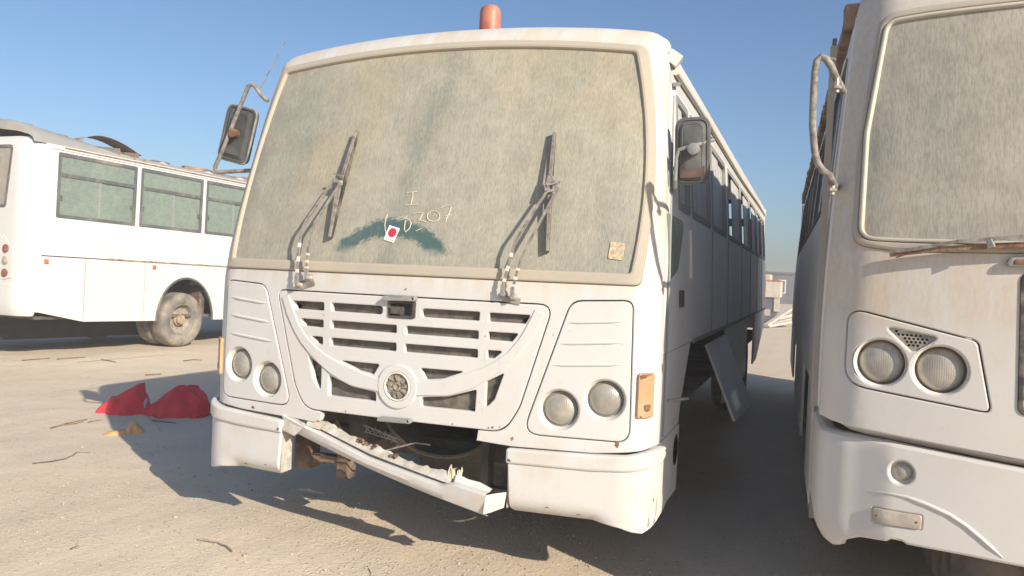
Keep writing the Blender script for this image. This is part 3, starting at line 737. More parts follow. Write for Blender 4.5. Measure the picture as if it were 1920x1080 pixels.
# things seen in the hole under the grille
mb = MB(); rows = []
for q in range(17):
    a = math.pi*q/16; rows.append([Vector((.06-.34*math.cos(a), .30+.5*v, .86-.25*math.sin(a))) for v in (0,.25,.5,1)])
mb.grid(rows); mb.build('fan_shroud', 'shroud_grey', bus)
MB().tube([(.06-.34*math.cos(math.pi*q/16), .295, .86-.25*math.sin(math.pi*q/16)) for q in range(17)], .012, 6).build('shroud_lip', 'chassis', bus)
plate('loose_plate', 'chassis_brown', [(-.585,.2,.66),(-.52,.2,.765),(-.47,.2,.70),(-.47,.2,.63)], .01, bus, 'pinkish-brown plate under the grille')
mb = MB()
for q in range(7): mb.bar((-.29+.032*q,.12,.765-.004*q*q*.4),(-.26+.032*q,.12,.735-.004*q*q*.4), .004, .004); mb.bar((-.26+.032*q,.12,.765-.004*q*q*.4),(-.29+.032*q,.12,.735-.004*q*q*.4), .004, .004)
mb.bar((-.30,.12,.77),(-.08,.12,.715), .008, .006); mb.bar((-.29,.12,.735),(-.09,.12,.705), .008, .006)
mb.build('mesh_strip', 'worn_steel', bus)
MB().tube([(-.40,.1,.64),(-.3,.08,.655),(-.15,.09,.655),(-.05,.1,.69),(.02,.1,.715),(.10,.12,.71)], .0045, 6).build('cable', 'worn_steel', bus)
MB().tube([(-.44,.12,.66),(-.46,.1,.68),(-.47,.12,.70),(-.46,.14,.74)], .008, 6).build('cable', 'worn_steel', bus)
for nm, m_, a, b in (('chassis_rail','chassis',(-.50,.30,.62),(-.38,8.6,.80)),('chassis_rail','chassis',(.38,.30,.62),(.50,8.6,.80)),('cross_member','chassis',(-.9,.5,.55),(.9,.6,.66)),
    ('tow_bracket','chassis_brown',(-.80,.22,.46),(-.70,.32,.64)),('tow_bracket','chassis_brown',(-.52,.22,.43),(-.46,.32,.60)),('bracket_bar','chassis_brown',(-.72,.24,.50),(-.52,.30,.545)),
    ('bumper_bracket','chassis',(.36,.18,.50),(.40,.26,.80)),('bumper_bracket','chassis',(.36,.2,.47),(.62,.26,.51)),('fire_wall','chassis',(-1.2,.9,.5),(1.2,.92,1.5)),('cab_floor','chassis',(-1.22,.35,.90),(1.22,9.0,.93))):
    MB().box(a, b).build(nm, m_, bus)

# wipers
def wiper(a1, a2, bl, label):
    root = None; arms = []
    for pts in (a1, a2):
        P = [FR.at(x, z, o_) for (x, z), o_ in zip(pts, (.045,.075,.085,.065))]
        m = MB()
        for i in range(3): m.bar(P[i], P[i+1], .011, .009, (0,-1,0))
        arms.append(m)
    pv = MB()
    for pts in (a1, a2):
        x, z = pts[0]; p = FR.at(x-.0, z-.03, 0)
        Pn = FR(np.array([x]), np.array([z-.03]))[1][0]
        pv.lathe([(.018,-.01),(.018,.014),(.013,.020),(.011,.040),(.008,.046),(0,.046)], p, Pn, 14, (1,0,0))
        pv.bar(p+Vector(Pn)*.04, FR.at(x, z+.01, .045), .018, .012, (0,-1,0))
    x0, z0 = a1[0]; x1, z1 = a2[0]
    pv.bar(FR.at(x0-.02, z0-.045, .006), FR.at(x1+.03, z1-.05, .006), .010, .03, (0,0,1))
    root = pv.build('wiper', 'worn_steel', bus, label=label)
    for m in arms: m.build('arm', 'brown_rust_tube', root)
    for pts in (a1, a2):                         # pale tape round the lower arms
        for f0, f1 in ((.12,.20),(.38,.50),(.72,.82)):
            A, B = FR.at(*pts[0], .045), FR.at(*pts[1], .075); MB().bar(A.lerp(B, f0), A.lerp(B, f1), .0145, .011, (0,-1,0)).build('arm_clip', 'cup_paint', root)
    jt = MB(); j0 = FR.at(*a1[-1], .065); j1 = FR.at(*a2[-1], .065); b1 = FR.at(*bl[1], .05)
    jt.bar(j0, j1, .012, .012, (0,-1,0)); jt.bar(j0, b1, .02, .02, (0,-1,0)); jt.bar(j1, b1, .02, .02, (0,-1,0)); jt.bar(j0+Vector((0,0,.03)), j1+Vector((.012,0,.035)), .008, .01, (0,-1,0))
    jt.build('joint', 'worn_steel', root)
    P = [FR.at(x, z, o_) for (x, z), o_ in zip(bl, (.028,.05,.028))]
    N_ = 12; up_ = [P[0].lerp(P[1], q/N_) for q in range(N_)]+[P[1].lerp(P[2], q/N_) for q in range(N_+1)]
    m = MB()
    for i in range(len(up_)-1): m.bar(up_[i], up_[i+1], .010+.006*math.sin(math.pi*i/(len(up_)-1)), .012, (0,-1,0))
    m.build('blade_frame', 'brown_rust_tube', root)
    Q = [FR.at(x, z, .012) for x, z in bl]; m = MB(); m.bar(Q[0], Q[1], .006, .022, (0,-1,0)); m.bar(Q[1], Q[2], .006, .022, (0,-1,0)); m.build('blade', 'rubber', root)
wiper([(-.613,1.533),(-.611,1.741),(-.587,1.811),(-.475,2.045)], [(-.556,1.569),(-.544,1.671),(-.529,1.803),(-.430,2.027)], [(-.427,2.335),(-.445,2.033),(-.462,1.752)], 'rusty wiper left of the white sticker')
wiper([(.537,1.538),(.577,1.721),(.602,1.779),(.697,1.985)], [(.585,1.527),(.615,1.640),(.645,1.723),(.746,1.997)], [(.683,2.308),(.700,2.065),(.727,1.713)], 'rusty wiper on the right half of the windscreen')

# roof and sides
top = [tuple(p) for p in HALF if p[1] > 2.60]
prof = top + [(-p[0], p[1]) for p in top[::-1]][1:]
px_ = np.array(prof); y0s = FR.y(px_[:,0], px_[:,1])
ys = [0,.25,.6,1.2,2.5,4,5.5,7,8.3,8.8]
rows = [[(x, y0+ (0 if q == 0 else q), z) for (x, z), y0 in zip(prof, y0s)] for q in ys]
rows.append([(x*.97, 9.12, 2.60+(z-2.60)*.8) for (x, z) in prof])
MB().grid(rows).build('roof', 'paint_main', bus)
def side_x(V): return np.interp(V, HALF[::1,1][:len(HALF)], HALF[:,0])
def side_surf(sx):
    def f(U, V):
        x = np.interp(V, HALF[:,1], HALF[:,0]); return np.stack([x*sx, U, V], 1), np.tile([float(sx),0,0], (len(U),1))
    return f
ztop = min(p[1] for p in top)
zz = np.linspace(1.26, ztop, 12); yf = FR.y(np.interp(zz, HALF[:,1], HALF[:,0]), zz)
WIN = [(.62,1.02),(1.12,2.02),(2.14,3.10),(3.30,4.50),(4.62,5.72),(5.84,6.9),(7.02,7.95),(8.05,8.85)]
def wl(a, b, z0=1.99, z1=2.57): return rounded([(a,z0),(b,z0),(b,z1),(a,z1)], .04, 3)
for sx in (1, -1):
    sf = side_surf(sx)
    front = [(float(y), float(z)) for y, z in zip(yf, zz)][::-1]
    loop = [(9.12,ztop),] + front + [(9.02,1.26)]
    holes = [wl(a, b) for a, b in WIN]
    sp = panel_obj('side_panel', 'paint_side_lifted' if sx == 1 else 'paint_main', bus, loop[::-1], holes, sf, off=0, depth=.03, bevel=.002, g=.22)
    # lower skirts: the front one carries the door foot
    zs_ = np.linspace(.845, 1.255, 5); yb = FR.y(np.full(5, 1.26), zs_)
    lowf = [(float(y), float(z)) for y, z in zip(yb, zs_)]
    panel_obj('door_skirt', 'paint_side_lifted' if sx == 1 else 'paint_main', bus, lowf+[(1.10,1.255),(.80,.95),(.76,.845)], [], sf, off=-.002, depth=.02, bevel=.002, g=.15)
    panel_obj('door_skirt', 'paint_side_lifted' if sx == 1 else 'paint_main', bus, [(.30,.475),(.45,.50),(.74,.49),(.755,.838),(.20,.838),(.22,.50)], [], sf, off=.004, depth=.02, bevel=.002, g=.15)
    panel_obj('rear_skirt', 'paint_side_lifted', bus, [(6.75,.62),(7.4,.63),(8.85,1.0),(8.98,1.25),(6.75,1.25)], [], sf, off=-.004, depth=.02, bevel=.003, g=.25)
    for q, (a, b) in enumerate(((3.30,4.55),(4.57,5.62))):
        panel_obj('luggage_hatch', 'paint_side_lifted', bus, rounded([(a,.60),(b,.60),(b,1.235),(a,1.235)], .01), [], sf, off=-.01, depth=.02, bevel=.004, g=.3)
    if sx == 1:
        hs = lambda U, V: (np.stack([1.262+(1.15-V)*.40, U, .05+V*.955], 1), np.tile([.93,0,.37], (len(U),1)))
        panel_obj('open_hatch', 'paint_side_lifted', bus, rounded([(1.98,.66),(3.26,.60),(3.26,1.19),(1.98,1.19)], .01), [], hs, off=0, depth=.018, bevel=.004, g=.3, label='side hatch swung outward behind the front wheel')
    # window frames and panes
    for q, (a, b) in enumerate(WIN):
        O_ = wl(a-.012, b+.012, 1.978, 2.582); I_ = wl(a+.03, b-.03, 2.02, 2.54)
        fr = panel_obj('window', 'grey_frame', bus, O_, [I_], sf, off=.006, depth=.03, bevel=.003, g=.3)
        opening = sx == 1 and q in (3, 4, 5)
        p0 = a+.025+(.42 if opening else 0)
        panel_obj('pane', 'side_glass_main', fr, wl(p0, (a+b)/2+.03 if not opening else b-.025, 2.01, 2.55), [], sf, off=-.006, depth=.006, bevel=.0005, g=.3)
        if not opening: panel_obj('pane', 'side_glass_main', fr, wl((a+b)/2, b-.025, 2.01, 2.55), [], sf, off=-.02, depth=.006, bevel=.0005, g=.3)
    for y in (2.08,3.20,4.56,5.78,6.96,8.0): MB().bar((sx*1.2615,y,1.27),(sx*1.238,y,1.965), .012, .006, (1,0,0)).build('panel_seam', 'grey_frame', bus)
    MB().bar((sx*1.263,1.15,1.262),(sx*1.263,9.0,1.262), .012, .022).build('rub_strip', 'grey_frame', bus)
    # gutter rail
    gpts = [(sx*1.192, y, 2.675+.012*math.sin(y)) for y in np.linspace(.56, 9.1, 30)]
    MB().tube(gpts, .018, 8).build('gutter_rail', 'cup_paint', bus)
    # drip channel curl above the first window
    MB().bar((sx*1.20,.50,2.60),(sx*1.20,.62,2.63), .02, .02).build('gutter_end', 'grey_frame', bus)
# quarter glass under the driver's window, lit by low sun in the photo
sfR = side_surf(1)
panel_obj('quarter_glass', 'side_glass_left', bus, rounded([(.26,1.93,.02),(.80,1.93,.05),(.56,1.66,.1),(.29,1.60,.03)]), [], sfR, off=.004, depth=.01, bevel=.002, g=.1)
panel_obj('door_handle', 'dark_plastic', bus, rounded([(.62,1.47),(.68,1.47),(.68,1.56),(.62,1.56)], .01), [], sfR, off=.02, depth=.02, bevel=.004, g=.1)
panel_obj('door_hinge', 'cup_paint', bus, rounded([(1.00,1.62),(1.06,1.62),(1.06,1.90),(1.00,1.90)], .01), [], sfR, off=.015, depth=.02, bevel=.003, g=.1)
panel_obj('fuel_flap', 'rust', bus, circ(.66,.72,.085,20), [], sfR, off=.004, depth=.01, bevel=.003, g=.1)
MB().tube([(1.262,.34,1.02),(1.35,.42,1.03)], .008, 6).build('steel_rod', 'worn_steel', bus)
MB().tube([(1.262,.245+.0*z,z) if z < 1.6 else (1.262-.0715*(z-1.55), .245+.29*(z-1.55), z) for z in np.linspace(.86,2.55,18)], .006, 6).build('door_seam', 'grey_frame', bus)
# rear with an open window
rs = plane_surf((0,9.12,0), (1,0,0), (0,0,1), (0,1,0))
panel_obj('rear_panel', 'paint_main', bus, [(-1.24,.95),(1.24,.95),(1.25,1.6),(1.17,2.62),(-1.17,2.62),(-1.25,1.6)], [rounded([(-1.0,1.8),(1.0,1.8),(.95,2.5),(-.95,2.5)], .06)], rs, off=0, depth=.03, bevel=.004, g=.3)
# seats inside (dim shapes behind the dusty panes)
for q in range(6):
    for sx in (1, -1):
        MB().box((sx*.45-.42,2.2+q*1.05,1.30),(sx*.45+.42,2.28+q*1.05,2.0)).build('seat_back', 'interior', bus)
# beacon, corner marker, antenna
bc = MB().lathe([(.073,-.02),(.073,.035),(.066,.04),(.0665,.09),(.064,.25),(.058,.275),(.045,.288),(0,.292)], (.0,.9,2.93), (0,0,1), 28).build('roof_beacon', 'beacon_red', bus)
MB().lathe([(.078,-.02),(.078,.03),(.070,.034)], (.0,.9,2.93), (0,0,1), 28).build('beacon_base', 'dusty_seal', bc)
mk_ = MB(); Mx = Matrix.Translation((1.185,.52,2.735)) @ Matrix.Rotation(R(35), 4, 'Y') @ Matrix.Rotation(R(12), 4, 'Z')
mk_.box((-.03,-.06,-.03),(.035,.07,.03), Mx); mk_.build('marker_lamp', 'cup_paint', bus)
mk_ = MB(); mk_.box((1.15,9.0,2.70),(1.20,9.1,2.76)); mk_.build('marker_lamp', 'cup_paint', bus)
MB().tube([(-1.283,.40,2.66),(-1.2,.40,2.79),(-1.109,.40,2.935)], [.004,.003,.002], 5).build('antenna', 'worn_steel', bus)
# mirrors
def mirror(c, wdt, hgt, tilt, mats, armpts, rr, label, dep=.07):
    Mx = Matrix.Translation(c) @ Matrix.Rotation(tilt, 4, 'Y')
    L = rounded([(-wdt/2,-hgt/2),(wdt/2,-hgt/2),(wdt/2,hgt/2),(-wdt/2,hgt/2)], .045, 6)
    rows = []
    for f, y in ((1.0,.0),(1.0,-.02),(.97,-.032),(.90,-.034),(.86,-.028),(.80,-.03),(.62,-.045),(.58,-.043),(.3,-.05),(.02,-.05)):
        k = L*[f, 1-(1-f)*wdt/hgt if f > .5 else f]
        rows.append([Mx @ Vector((p[0], y, p[1])) for p in k])
    V = [p for r_ in rows for p in r_]; n = len(L)
    F = [(i*n+k, i*n+(k+1) % n, (i+1)*n+(k+1) % n, (i+1)*n+k) for i in range(len(rows)-1) for k in range(n)]
    root = mesh_obj('mirror', V, F, mats[0], bus, 30, label)
    gl = [Mx @ Vector((p[0]*.95, .004, p[1]*.97)) for p in L]
    mesh_obj('mirror_glass', gl, [tuple(range(n))], 'lens_glass', root)
    rim = MB().tube([Mx @ Vector((p[0], -.022, p[1])) for p in L]+[Mx @ Vector((L[0][0], -.022, L[0][1]))], .008, 6).build('rim', mats[1] if mats[2] else mats[0], root)
    MB().tube(armpts, rr, 8).build('arm', 'brown_rust_tube' if mats[2] else 'grey_frame', root)
    cl = MB().lathe([(.028,-.03),(.028,.03),(.02,.034),(0,.034)], Mx @ Vector((.012,-.06,.0)), Mx.to_3x3() @ Vector((0,-1,0)), 16)
    cl.build('clamp', 'rust' if mats[2] else 'grey_frame', root)
    return root, Mx
mirror(Vector((-1.415,.40,2.385)), .22, .335, R(13), ('mirror_shell','worn_steel',True), [(-1.188,.36,2.575),(-1.205,.36,2.585),(-1.225,.34,2.61),(-1.262,.33,2.660),(-1.285,.325,2.672),(-1.305,.325,2.66),(-1.40,.325,2.46),(-1.48,.325,2.28),(-1.535,.33,2.185),(-1.54,.335,2.165),(-1.525,.34,2.150),(-1.46,.35,2.155),(-1.25,.37,2.165)], .0125, 'left mirror on a flaking bent tube')
mr, Mx = mirror(Vector((1.328,.36,2.235)), .155, .312, R(-2), ('mirror_shell_worn','grey_frame',False), [(1.235,.42,2.06),(1.255,.33,2.06),(1.258,.30,2.09),(1.258,.30,2.20),(1.27,.29,2.235),(1.33,.29,2.25),(1.42,.36,2.29),(1.22,1.1,2.50)], .009, 'right mirror with a broken lower rim')
plate('broken_patch', 'chassis_brown', [Mx @ Vector(p) for p in ((-.055,-.046,-.13),(.06,-.046,-.13),(.06,-.046,-.075),(.03,-.046,-.09),(.0,-.046,-.085),(-.03,-.046,-.075),(-.055,-.046,-.06))], -.004, mr)
# wheels
for y in (6.15,):
    for sx in (1, -1): wheel(bus, (sx*1.17, y, .61), sx, .48)
    MB().tube([(-1.0,y,.61),(1.0,y,.61)], .07, 10).build('axle', 'chassis', bus)

for sx in (1, -1): MB().box((sx*.45-.12,2.3,.13),(sx*.45+.12,2.6,.62)).build('support_block', 'chassis_brown', bus)
MB().box((-.36,.9,.30),(.36,3.2,.85)).build('engine_sump', 'chassis', bus)
# ================================================================== RIGHT BUS
KC = .89                                             # a smaller bus, parked a little nearer
coach = empty('bus', (1.89+KC*1.34, -3.53+KC*3.47, 1.6*(1-KC)-.13), (0, 0, R(1.9))); coach.scale = (KC,)*3
tag(coach, 'tall white bus at the right edge with a dusty windscreen and mirror bracket without mirror', 'bus', 'scrapped white buses')
H2 = open_round([(1.27,.3),(1.27,1.5,.4),(1.245,2.0,.4),(1.17,2.95,.2),(1.13,3.04,.1),(.8,3.10,.3),(0,3.15)], 6)
F2 = Front(H2, .14, 0, .30, 1.8, .17)
SE2 = rounded([(-1.178,1.79,.07),(-1.02,1.766,.2),(-.5,1.765),(.5,1.765),(1.02,1.766,.2),(1.178,1.79,.07),(1.163,2.2,.4),(1.085,2.835,.07),(.94,2.845,.2),(0,2.85),(-.94,2.845,.2),(-1.085,2.835,.07),(-1.163,2.2,.4)])
GL2 = rounded([(-1.138,1.825,.05),(-.98,1.817,.1),(-.5,1.808),(.5,1.808),(.98,1.817,.1),(1.138,1.825,.05),(1.123,2.28,.3),(1.052,2.79,.05),(.9,2.797,.2),(0,2.80),(-.9,2.797,.2),(-1.052,2.79,.05),(-1.123,2.28,.3)])
HP2 = rounded([(-1.178,1.52,.05),(-.722,1.418,.03),(-.668,1.148,.02),(-1.18,1.203,.09)])
gr2 = rounded([(-.588,1.69,.03),(.588,1.69,.03),(.575,1.155,.03),(-.575,1.155,.03)])
ccw = lambda L: L if area(L) > 0 else L[::-1]
hp2o = inset(ccw(HP2), -.006)
u2 = [tuple(p) for p in H2 if p[1] > 1.05]; l2 = [(-p[0], p[1]) for p in u2[::-1]][1:]
FA2 = [(-1.27,1.035),(-1.14,1.022),(-.85,1.002),(-.55,.98),(0,.965),(.55,.98),(.85,1.002),(1.14,1.022),(1.27,1.035)] + u2 + l2
panel_obj('front_fascia', 'paint_coach', coach, FA2, [SE2, hp2o, [(-p[0], p[1]) for p in hp2o], gr2], F2, off=0, depth=.03, bevel=.005, g=.07, rings=(.012,.03,.055,.085,.12,.15))
MIDS = inset(ccw(GL2), -.018)
panel_obj('windscreen_seal', 'dusty_seal', coach, inset(ccw(SE2), .001), [MIDS], F2, off=.012, depth=.03, bevel=.012, g=.06, hbevel=.006)
panel_obj('seal_bead', 'seal_pale', coach, inset(MIDS, .003), [GL2], F2, off=.014, depth=.03, bevel=.006, g=.06, hbevel=.005)
panel_obj('windscreen', 'coach_screen_dust', coach, inset(ccw(GL2), -.004), [], F2, off=-.004, depth=.01, bevel=0, g=.09)
for sx in (-1, 1):
    f_ = (lambda L: [(-p[0], p[1]) for p in L]) if sx == 1 else (lambda L: [tuple(p) for p in L])
    lamps = [(-1.056,1.304,.098),(-.842,1.294,.098)]
    tri = rounded([(-1.045,1.457,.012),(-.848,1.424,.012),(-.925,1.366,.015),(-.945,1.362,.01)], .012, 4)
    panel_obj('headlight_panel', 'paint_coach', coach, f_(HP2), [f_(circ(a, b, r_)) for a, b, r_ in lamps]+[f_(tri)], F2, off=.002, depth=.03, bevel=.005, g=.035, hbevel=.008)
    for a, b, r_ in lamps:
        P, N = F2(np.array([-sx*a if sx == 1 else a]), np.array([b])); P = Vector(P[0]); N = Vector(N[0])
        hl = MB().lathe([(.101,-.003),(.096,-.010),(.092,-.05),(.088,-.058),(.084,-.058)], P, N, 36, (1,0,0)).build('headlight', 'cup_paint', coach)
        MB().lathe([(.0885,-.054),(.0885,-.038),(.086,-.036),(.086,-.054)], P, N, 36, (1,0,0)).build('lens_rim', 'rust', hl)
        MB().lathe([(.087,-.05),(.085,-.038),(.072,-.026),(.05,-.016),(.025,-.011),(0,-.010)], P, N, 36, (1,0,0)).build('lens', 'lens_glass', hl, 80)
    # perforated triangle with real holes
    hx = []
    for j in range(8):
        for i in range(16):
            x = -1.04+.0155*i+(.00775 if j % 2 else 0); z = 1.452-.0135*j
            p = np.array([[x, z]])
            if pip(p, np.asarray(tri))[0] and seg_dist(p, np.asarray(tri))[0] > .0085: hx.append(circ(x, z, .0055, 8))
    panel_obj('vent_mesh', 'worn_steel', coach, f_(inset(ccw(np.asarray(tri)), -.004)), [f_(h) for h in hx], F2, off=-.012, depth=.004, bevel=.0004, g=.02)
    flatb = panel(f_(inset(ccw(np.asarray(tri)), -.006)), [], F2, off=-.03, depth=.004, bevel=.0004, g=.05); mesh_obj('vent_back', *flatb, 'interior', coach)
# centre grille recess with slats
panel_obj('grille_frame', 'rubber', coach, inset(ccw(gr2), -.006), [inset(ccw(gr2), .014)], F2, off=.006, depth=.05, bevel=.004, g=.06)
for q in range(9):
    z = 1.19+.055*q; pts = [F2.at(x, z, -.02) for x in np.linspace(-.57, .57, 13)]; MB().tube(pts, .016, 6).build('grille_slat', 'paint_coach', coach)
V1, F1 = panel(gr2, [], F2, off=-.06, depth=.005, bevel=.0005, g=.15); mesh_obj('grille_back', V1, F1, 'interior', coach)
V1, F1 = panel(rounded([(-.648,1.712,.02),(-.30,1.728,.02),(-.30,1.758,.02),(-.632,1.750,.02)]), [], F2, off=.03, depth=.03, bevel=.008, g=.05); mesh_obj('bonnet_handle', V1, F1, 'grey_frame', coach)
V1, F1 = panel(rounded([(-.62,1.722,.008),(-.32,1.735,.008),(-.32,1.75,.008),(-.615,1.742,.008)]), [], F2, off=.034, depth=.03, bevel=.004, g=.05); mesh_obj('handle_grip', V1, F1, 'rust', coach)
# wiper lying along the seal
P = [F2.at(x, z, o_) for x, z, o_ in ((-1.03,1.757,.05),(-.95,1.768,.055),(-.80,1.795,.065),(-.60,1.813,.07),(-.30,1.825,.07),(.1,1.83,.06))]
m = MB()
for i in range(5): m.bar(P[i], P[i+1], .014, .014, (0,-1,0))
wp = m.build('wiper', 'brown_rust_tube', coach, label='rusty wiper along the lower windscreen seal')
m = MB(); Q = [F2.at(x, z, .04) for x, z in ((-1.03,1.750),(-.86,1.772),(-.62,1.79),(-.3,1.80),(.1,1.805))]
for i in range(4): m.bar(Q[i], Q[i+1], .02, .03, (0,-1,0))
m.build('blade', 'rust', wp)
m = MB(); m.bar(F2.at(-1.01,1.738,.03), F2.at(-.96,1.758,.045), .006, .006); m.bar(F2.at(-.70,1.80,.07), F2.at(-.69,1.775,.07), .02, .02); m.build('loose_spring', 'worn_steel', wp)
# bumper
pts = [(-1.27+.0, y) for y in np.linspace(.95, .46, 8)]
cy = .14*1.0+.0; r_ = .20
xs0 = -1.07; yb0 = .14*xs0*xs0; 
pts += [(-1.27+r_*(1-math.cos(a)), yb0+.045+r_*(1-math.sin(a))) for a in np.linspace(.1, 1.28, 10)]
pts += [(x, .14*x*x+.0) for x in np.linspace(-1.0, 1.0, 33)]
pts += [(-p[0], p[1]) for p in pts[:18][::-1]]
PC = Plan(pts); sx_ = lambda x: PC.s_of_x(x)
S0 = .03; Lc = PC.len; sb = sx_(-1.24)
def b2(u, v):
    lip = np.clip((v-.955)/.025, 0, 1); tuck = np.clip((.60-v)/.12, 0, 1)
    return -.02*lip**2 - .05*tuck**2
half = [(S0,.985),(sx_(-1.2),.985),(sx_(-1.0),.978),(sx_(-.85),.968),(sx_(-.55),.945)]
bot = [(sx_(-.56),.572),(sx_(-.742),.576),(sx_(-.925),.574),(sx_(-.944),.584),(sx_(-.985),.584),(sx_(-1.001),.570),(sx_(-1.10),.556,.05),(sx_(-1.165),.52,.05),(sx_(-1.195),.488,.03),(sx_(-1.235),.474,.03),(S0+.3,.50,.05),(S0,.56)]
loop = half + [(Lc-p[0], p[1]) for p in half[::-1]] + [(Lc-p[0], *p[1:]) for p in bot[::-1]] + bot
FG = (sx_(-.957), .864); IN = rounded([(sx_(-1.052),.701,.01),(sx_(-.876),.706,.01),(sx_(-.878),.648,.01),(sx_(-1.05),.639,.01)])
holes = [circ(*FG, .048, 24), IN]; holes += [[(Lc-p[0], p[1]) for p in h][::-1] for h in holes]
panel_obj('bumper', 'paint_coach', coach, rounded(loop), holes, PC, off=.0, depth=.05, bevel=.012, g=.03, offf=b2, hbevel=.008)
for mir in (0, 1):
    u_ = Lc-FG[0] if mir else FG[0]
    P, N = PC(np.array([u_]), np.array([FG[1]])); P = Vector(P[0]); N = Vector(N[0])
    fl = MB().lathe([(.050,-.006),(.044,-.03),(.036,-.034),(.034,-.034)], P, N, 24, (0,0,1)).build('fog_lamp', 'cup_paint', coach)
    MB().lathe([(.037,-.036),(.036,-.022),(.02,-.014),(0,-.012)], P, N, 24, (0,0,1)).build('lens', 'lens_glass', fl, 80)
    I2 = [(Lc-p[0], p[1]) for p in IN] if mir else IN
    V1, F1 = panel(I2, [], PC, off=.008, depth=.03, bevel=.006, g=.03); il = mesh_obj('indicator_lamp', V1, F1, 'tail_clear', coach)
    ctr_ = np.mean(np.asarray(I2), 0)
    for q, wq in ((-1, .07),(1, .07)):
        V1, F1 = panel(circ(ctr_[0]+q*.075, ctr_[1]+q*.003, .005, 8), [], PC, off=.0095, depth=.004, bevel=.0005, g=.03); mesh_obj('screw', V1, F1, 'rust', il)
for mir in (0, 1):
    cr = [(-1.065,.765),(-1.0,.772),(-.934,.770),(-.86,.753),(-.784,.728),(-.725,.695),(-.674,.656),(-.63,.62),(-.588,.585)]
    pts = []
    for i in range(len(cr)-1):
        for q in range(3): pts.append((cr[i][0]+(cr[i+1][0]-cr[i][0])*q/3, cr[i][1]+(cr[i+1][1]-cr[i][1])*q/3))
    P = [PC.at(Lc-sx_(x) if mir else sx_(x), z, .0) for x, z in pts]; n = len(P)
    MB().tube(P, [.001+.008*min(1, i/8)*min(1, (n-1-i)/4+.2) for i in range(n)], 8).build('bumper_crease', 'paint_coach', coach)
# ledge inside the gap over the bumper
m = MB(); rows = [[F2.at(x, np.interp(abs(x), [0,.55,.85,1.14,1.27], [.96,.975,1.0,1.02,1.03]), -.02-.06*k) - Vector((0,0,.03*k)) for x in np.linspace(-1.2, 1.2, 25)] for k in (0, 1)]
m.grid(rows).build('bumper_ledge', 'paint_coach', coach)
MB().box((-1.1,.5,.5),(1.1,.55,1.2)).build('fire_wall', 'chassis', coach)
MB().box((-.7,.45,.25),(.9,9.2,.9)).build('underbody_sun_block', 'chassis', coach)  # solid box added so no sunlight passes beneath the bus
# roof, sides
top2 = [tuple(p) for p in H2 if p[1] > 2.88]; prof = top2+[(-p[0], p[1]) for p in top2[::-1]][1:]
px_ = np.array(prof); y0s = F2.y(px_[:,0], px_[:,1])
rows = [[(x, y0+q, z) for (x, z), y0 in zip(prof, y0s)] for q in (0,.3,1,2.5,4,5.5,7,8.5,9.4)]
MB().grid(rows).build('roof', 'paint_coach', coach)
zt2 = min(p[1] for p in top2)
def side2(sx):
    def f(U, V): return np.stack([np.interp(V, H2[:,1], H2[:,0])*sx, U, V], 1), np.tile([float(sx),0,0], (len(U),1))
    return f
zz = np.linspace(1.06, zt2, 12); yf2 = F2.y(np.interp(zz, H2[:,1], H2[:,0]), zz)
W2 = [(1.0,1.9),(2.0,3.1),(3.2,4.3),(4.4,5.5),(5.6,6.7),(6.8,7.9),(8.0,9.1)]
wl2 = lambda a, b: rounded([(a,2.06),(b,2.06),(b,2.80),(a,2.80)], .04, 3)
for sx in (-1, 1):
    sf = side2(sx); front = [(float(y), float(z)) for y, z in zip(yf2, zz)]
    panel_obj('side_panel', 'paint_side_lifted', coach, front[::-1]+[(9.9,1.06),(9.9,zt2)], [wl2(a, b) for a, b in W2], sf, off=0, depth=.03, bevel=.002, g=.25)
    for q, (a, b) in enumerate(W2):
        fr = panel_obj('window', 'black_seal', coach, wl2(a-.02, b+.02), [rounded([(a+.03,2.10),(b-.03,2.10),(b-.03,2.76),(a+.03,2.76)], .03, 3)], sf, off=.006, depth=.03, bevel=.003, g=.3)
        panel_obj('pane', 'side_glass_coach', fr, rounded([(a+.02,2.09),(b-.02,2.09),(b-.02,2.77),(a+.02,2.77)], .03, 3), [], sf, off=-.01, depth=.006, bevel=.0005, g=.4)
    for a, b in ((1.05,1.85),(3.1,4.4),(4.42,5.9),(7.3,9.8)):
        panel_obj('luggage_hatch', 'paint_side_lifted', coach, rounded([(a,.45),(b,.45),(b,1.045),(a,1.045)], .01), [], sf, off=-.004, depth=.02, bevel=.004, g=.4)
    MB().bar((sx*1.275,.62,1.10),(sx*1.255,.90,2.86), .05, .02, (1,0,0)).build('door_edge_seal', 'black_seal', coach)
    MB().bar((sx*1.283,.52,1.05),(sx*1.262,.80,2.80), .03, .03, (1,0,0)).build('door_edge_strip', 'dusty_seal', coach)
    for y in (2.45, 6.6): wheel(coach, (sx*1.15, y, .45), sx, .5)
    # ragged rubber hanging off the gutter
    m = MB()
    for q in range(46):
        y = .85+.19*q; m.box((-.03,-.10,-.035-.04*random.random()),(.03,.11,.03+.03*random.random()), Matrix.Translation((sx*1.185,y,2.93+.02*random.random())) @ Matrix.Rotation(.4*(random.random()-.5), 4, 'X') @ Matrix.Rotation(.4*(random.random()-.5), 4, 'Y'))
    m.build('torn_gutter', 'roof_rust', coach)
MB().box((-1.2,.9,.9),(1.2,9.8,.93)).build('cab_floor', 'chassis', coach)
MB().box((-1.2,9.86,.7),(1.2,9.9,2.9)).build('rear_panel', 'paint_coach', coach)
m = MB(); m.box((-1.262,.98,.40),(-1.235,1.25,1.05)); m.build('mud_flap', 'grey_frame', coach)
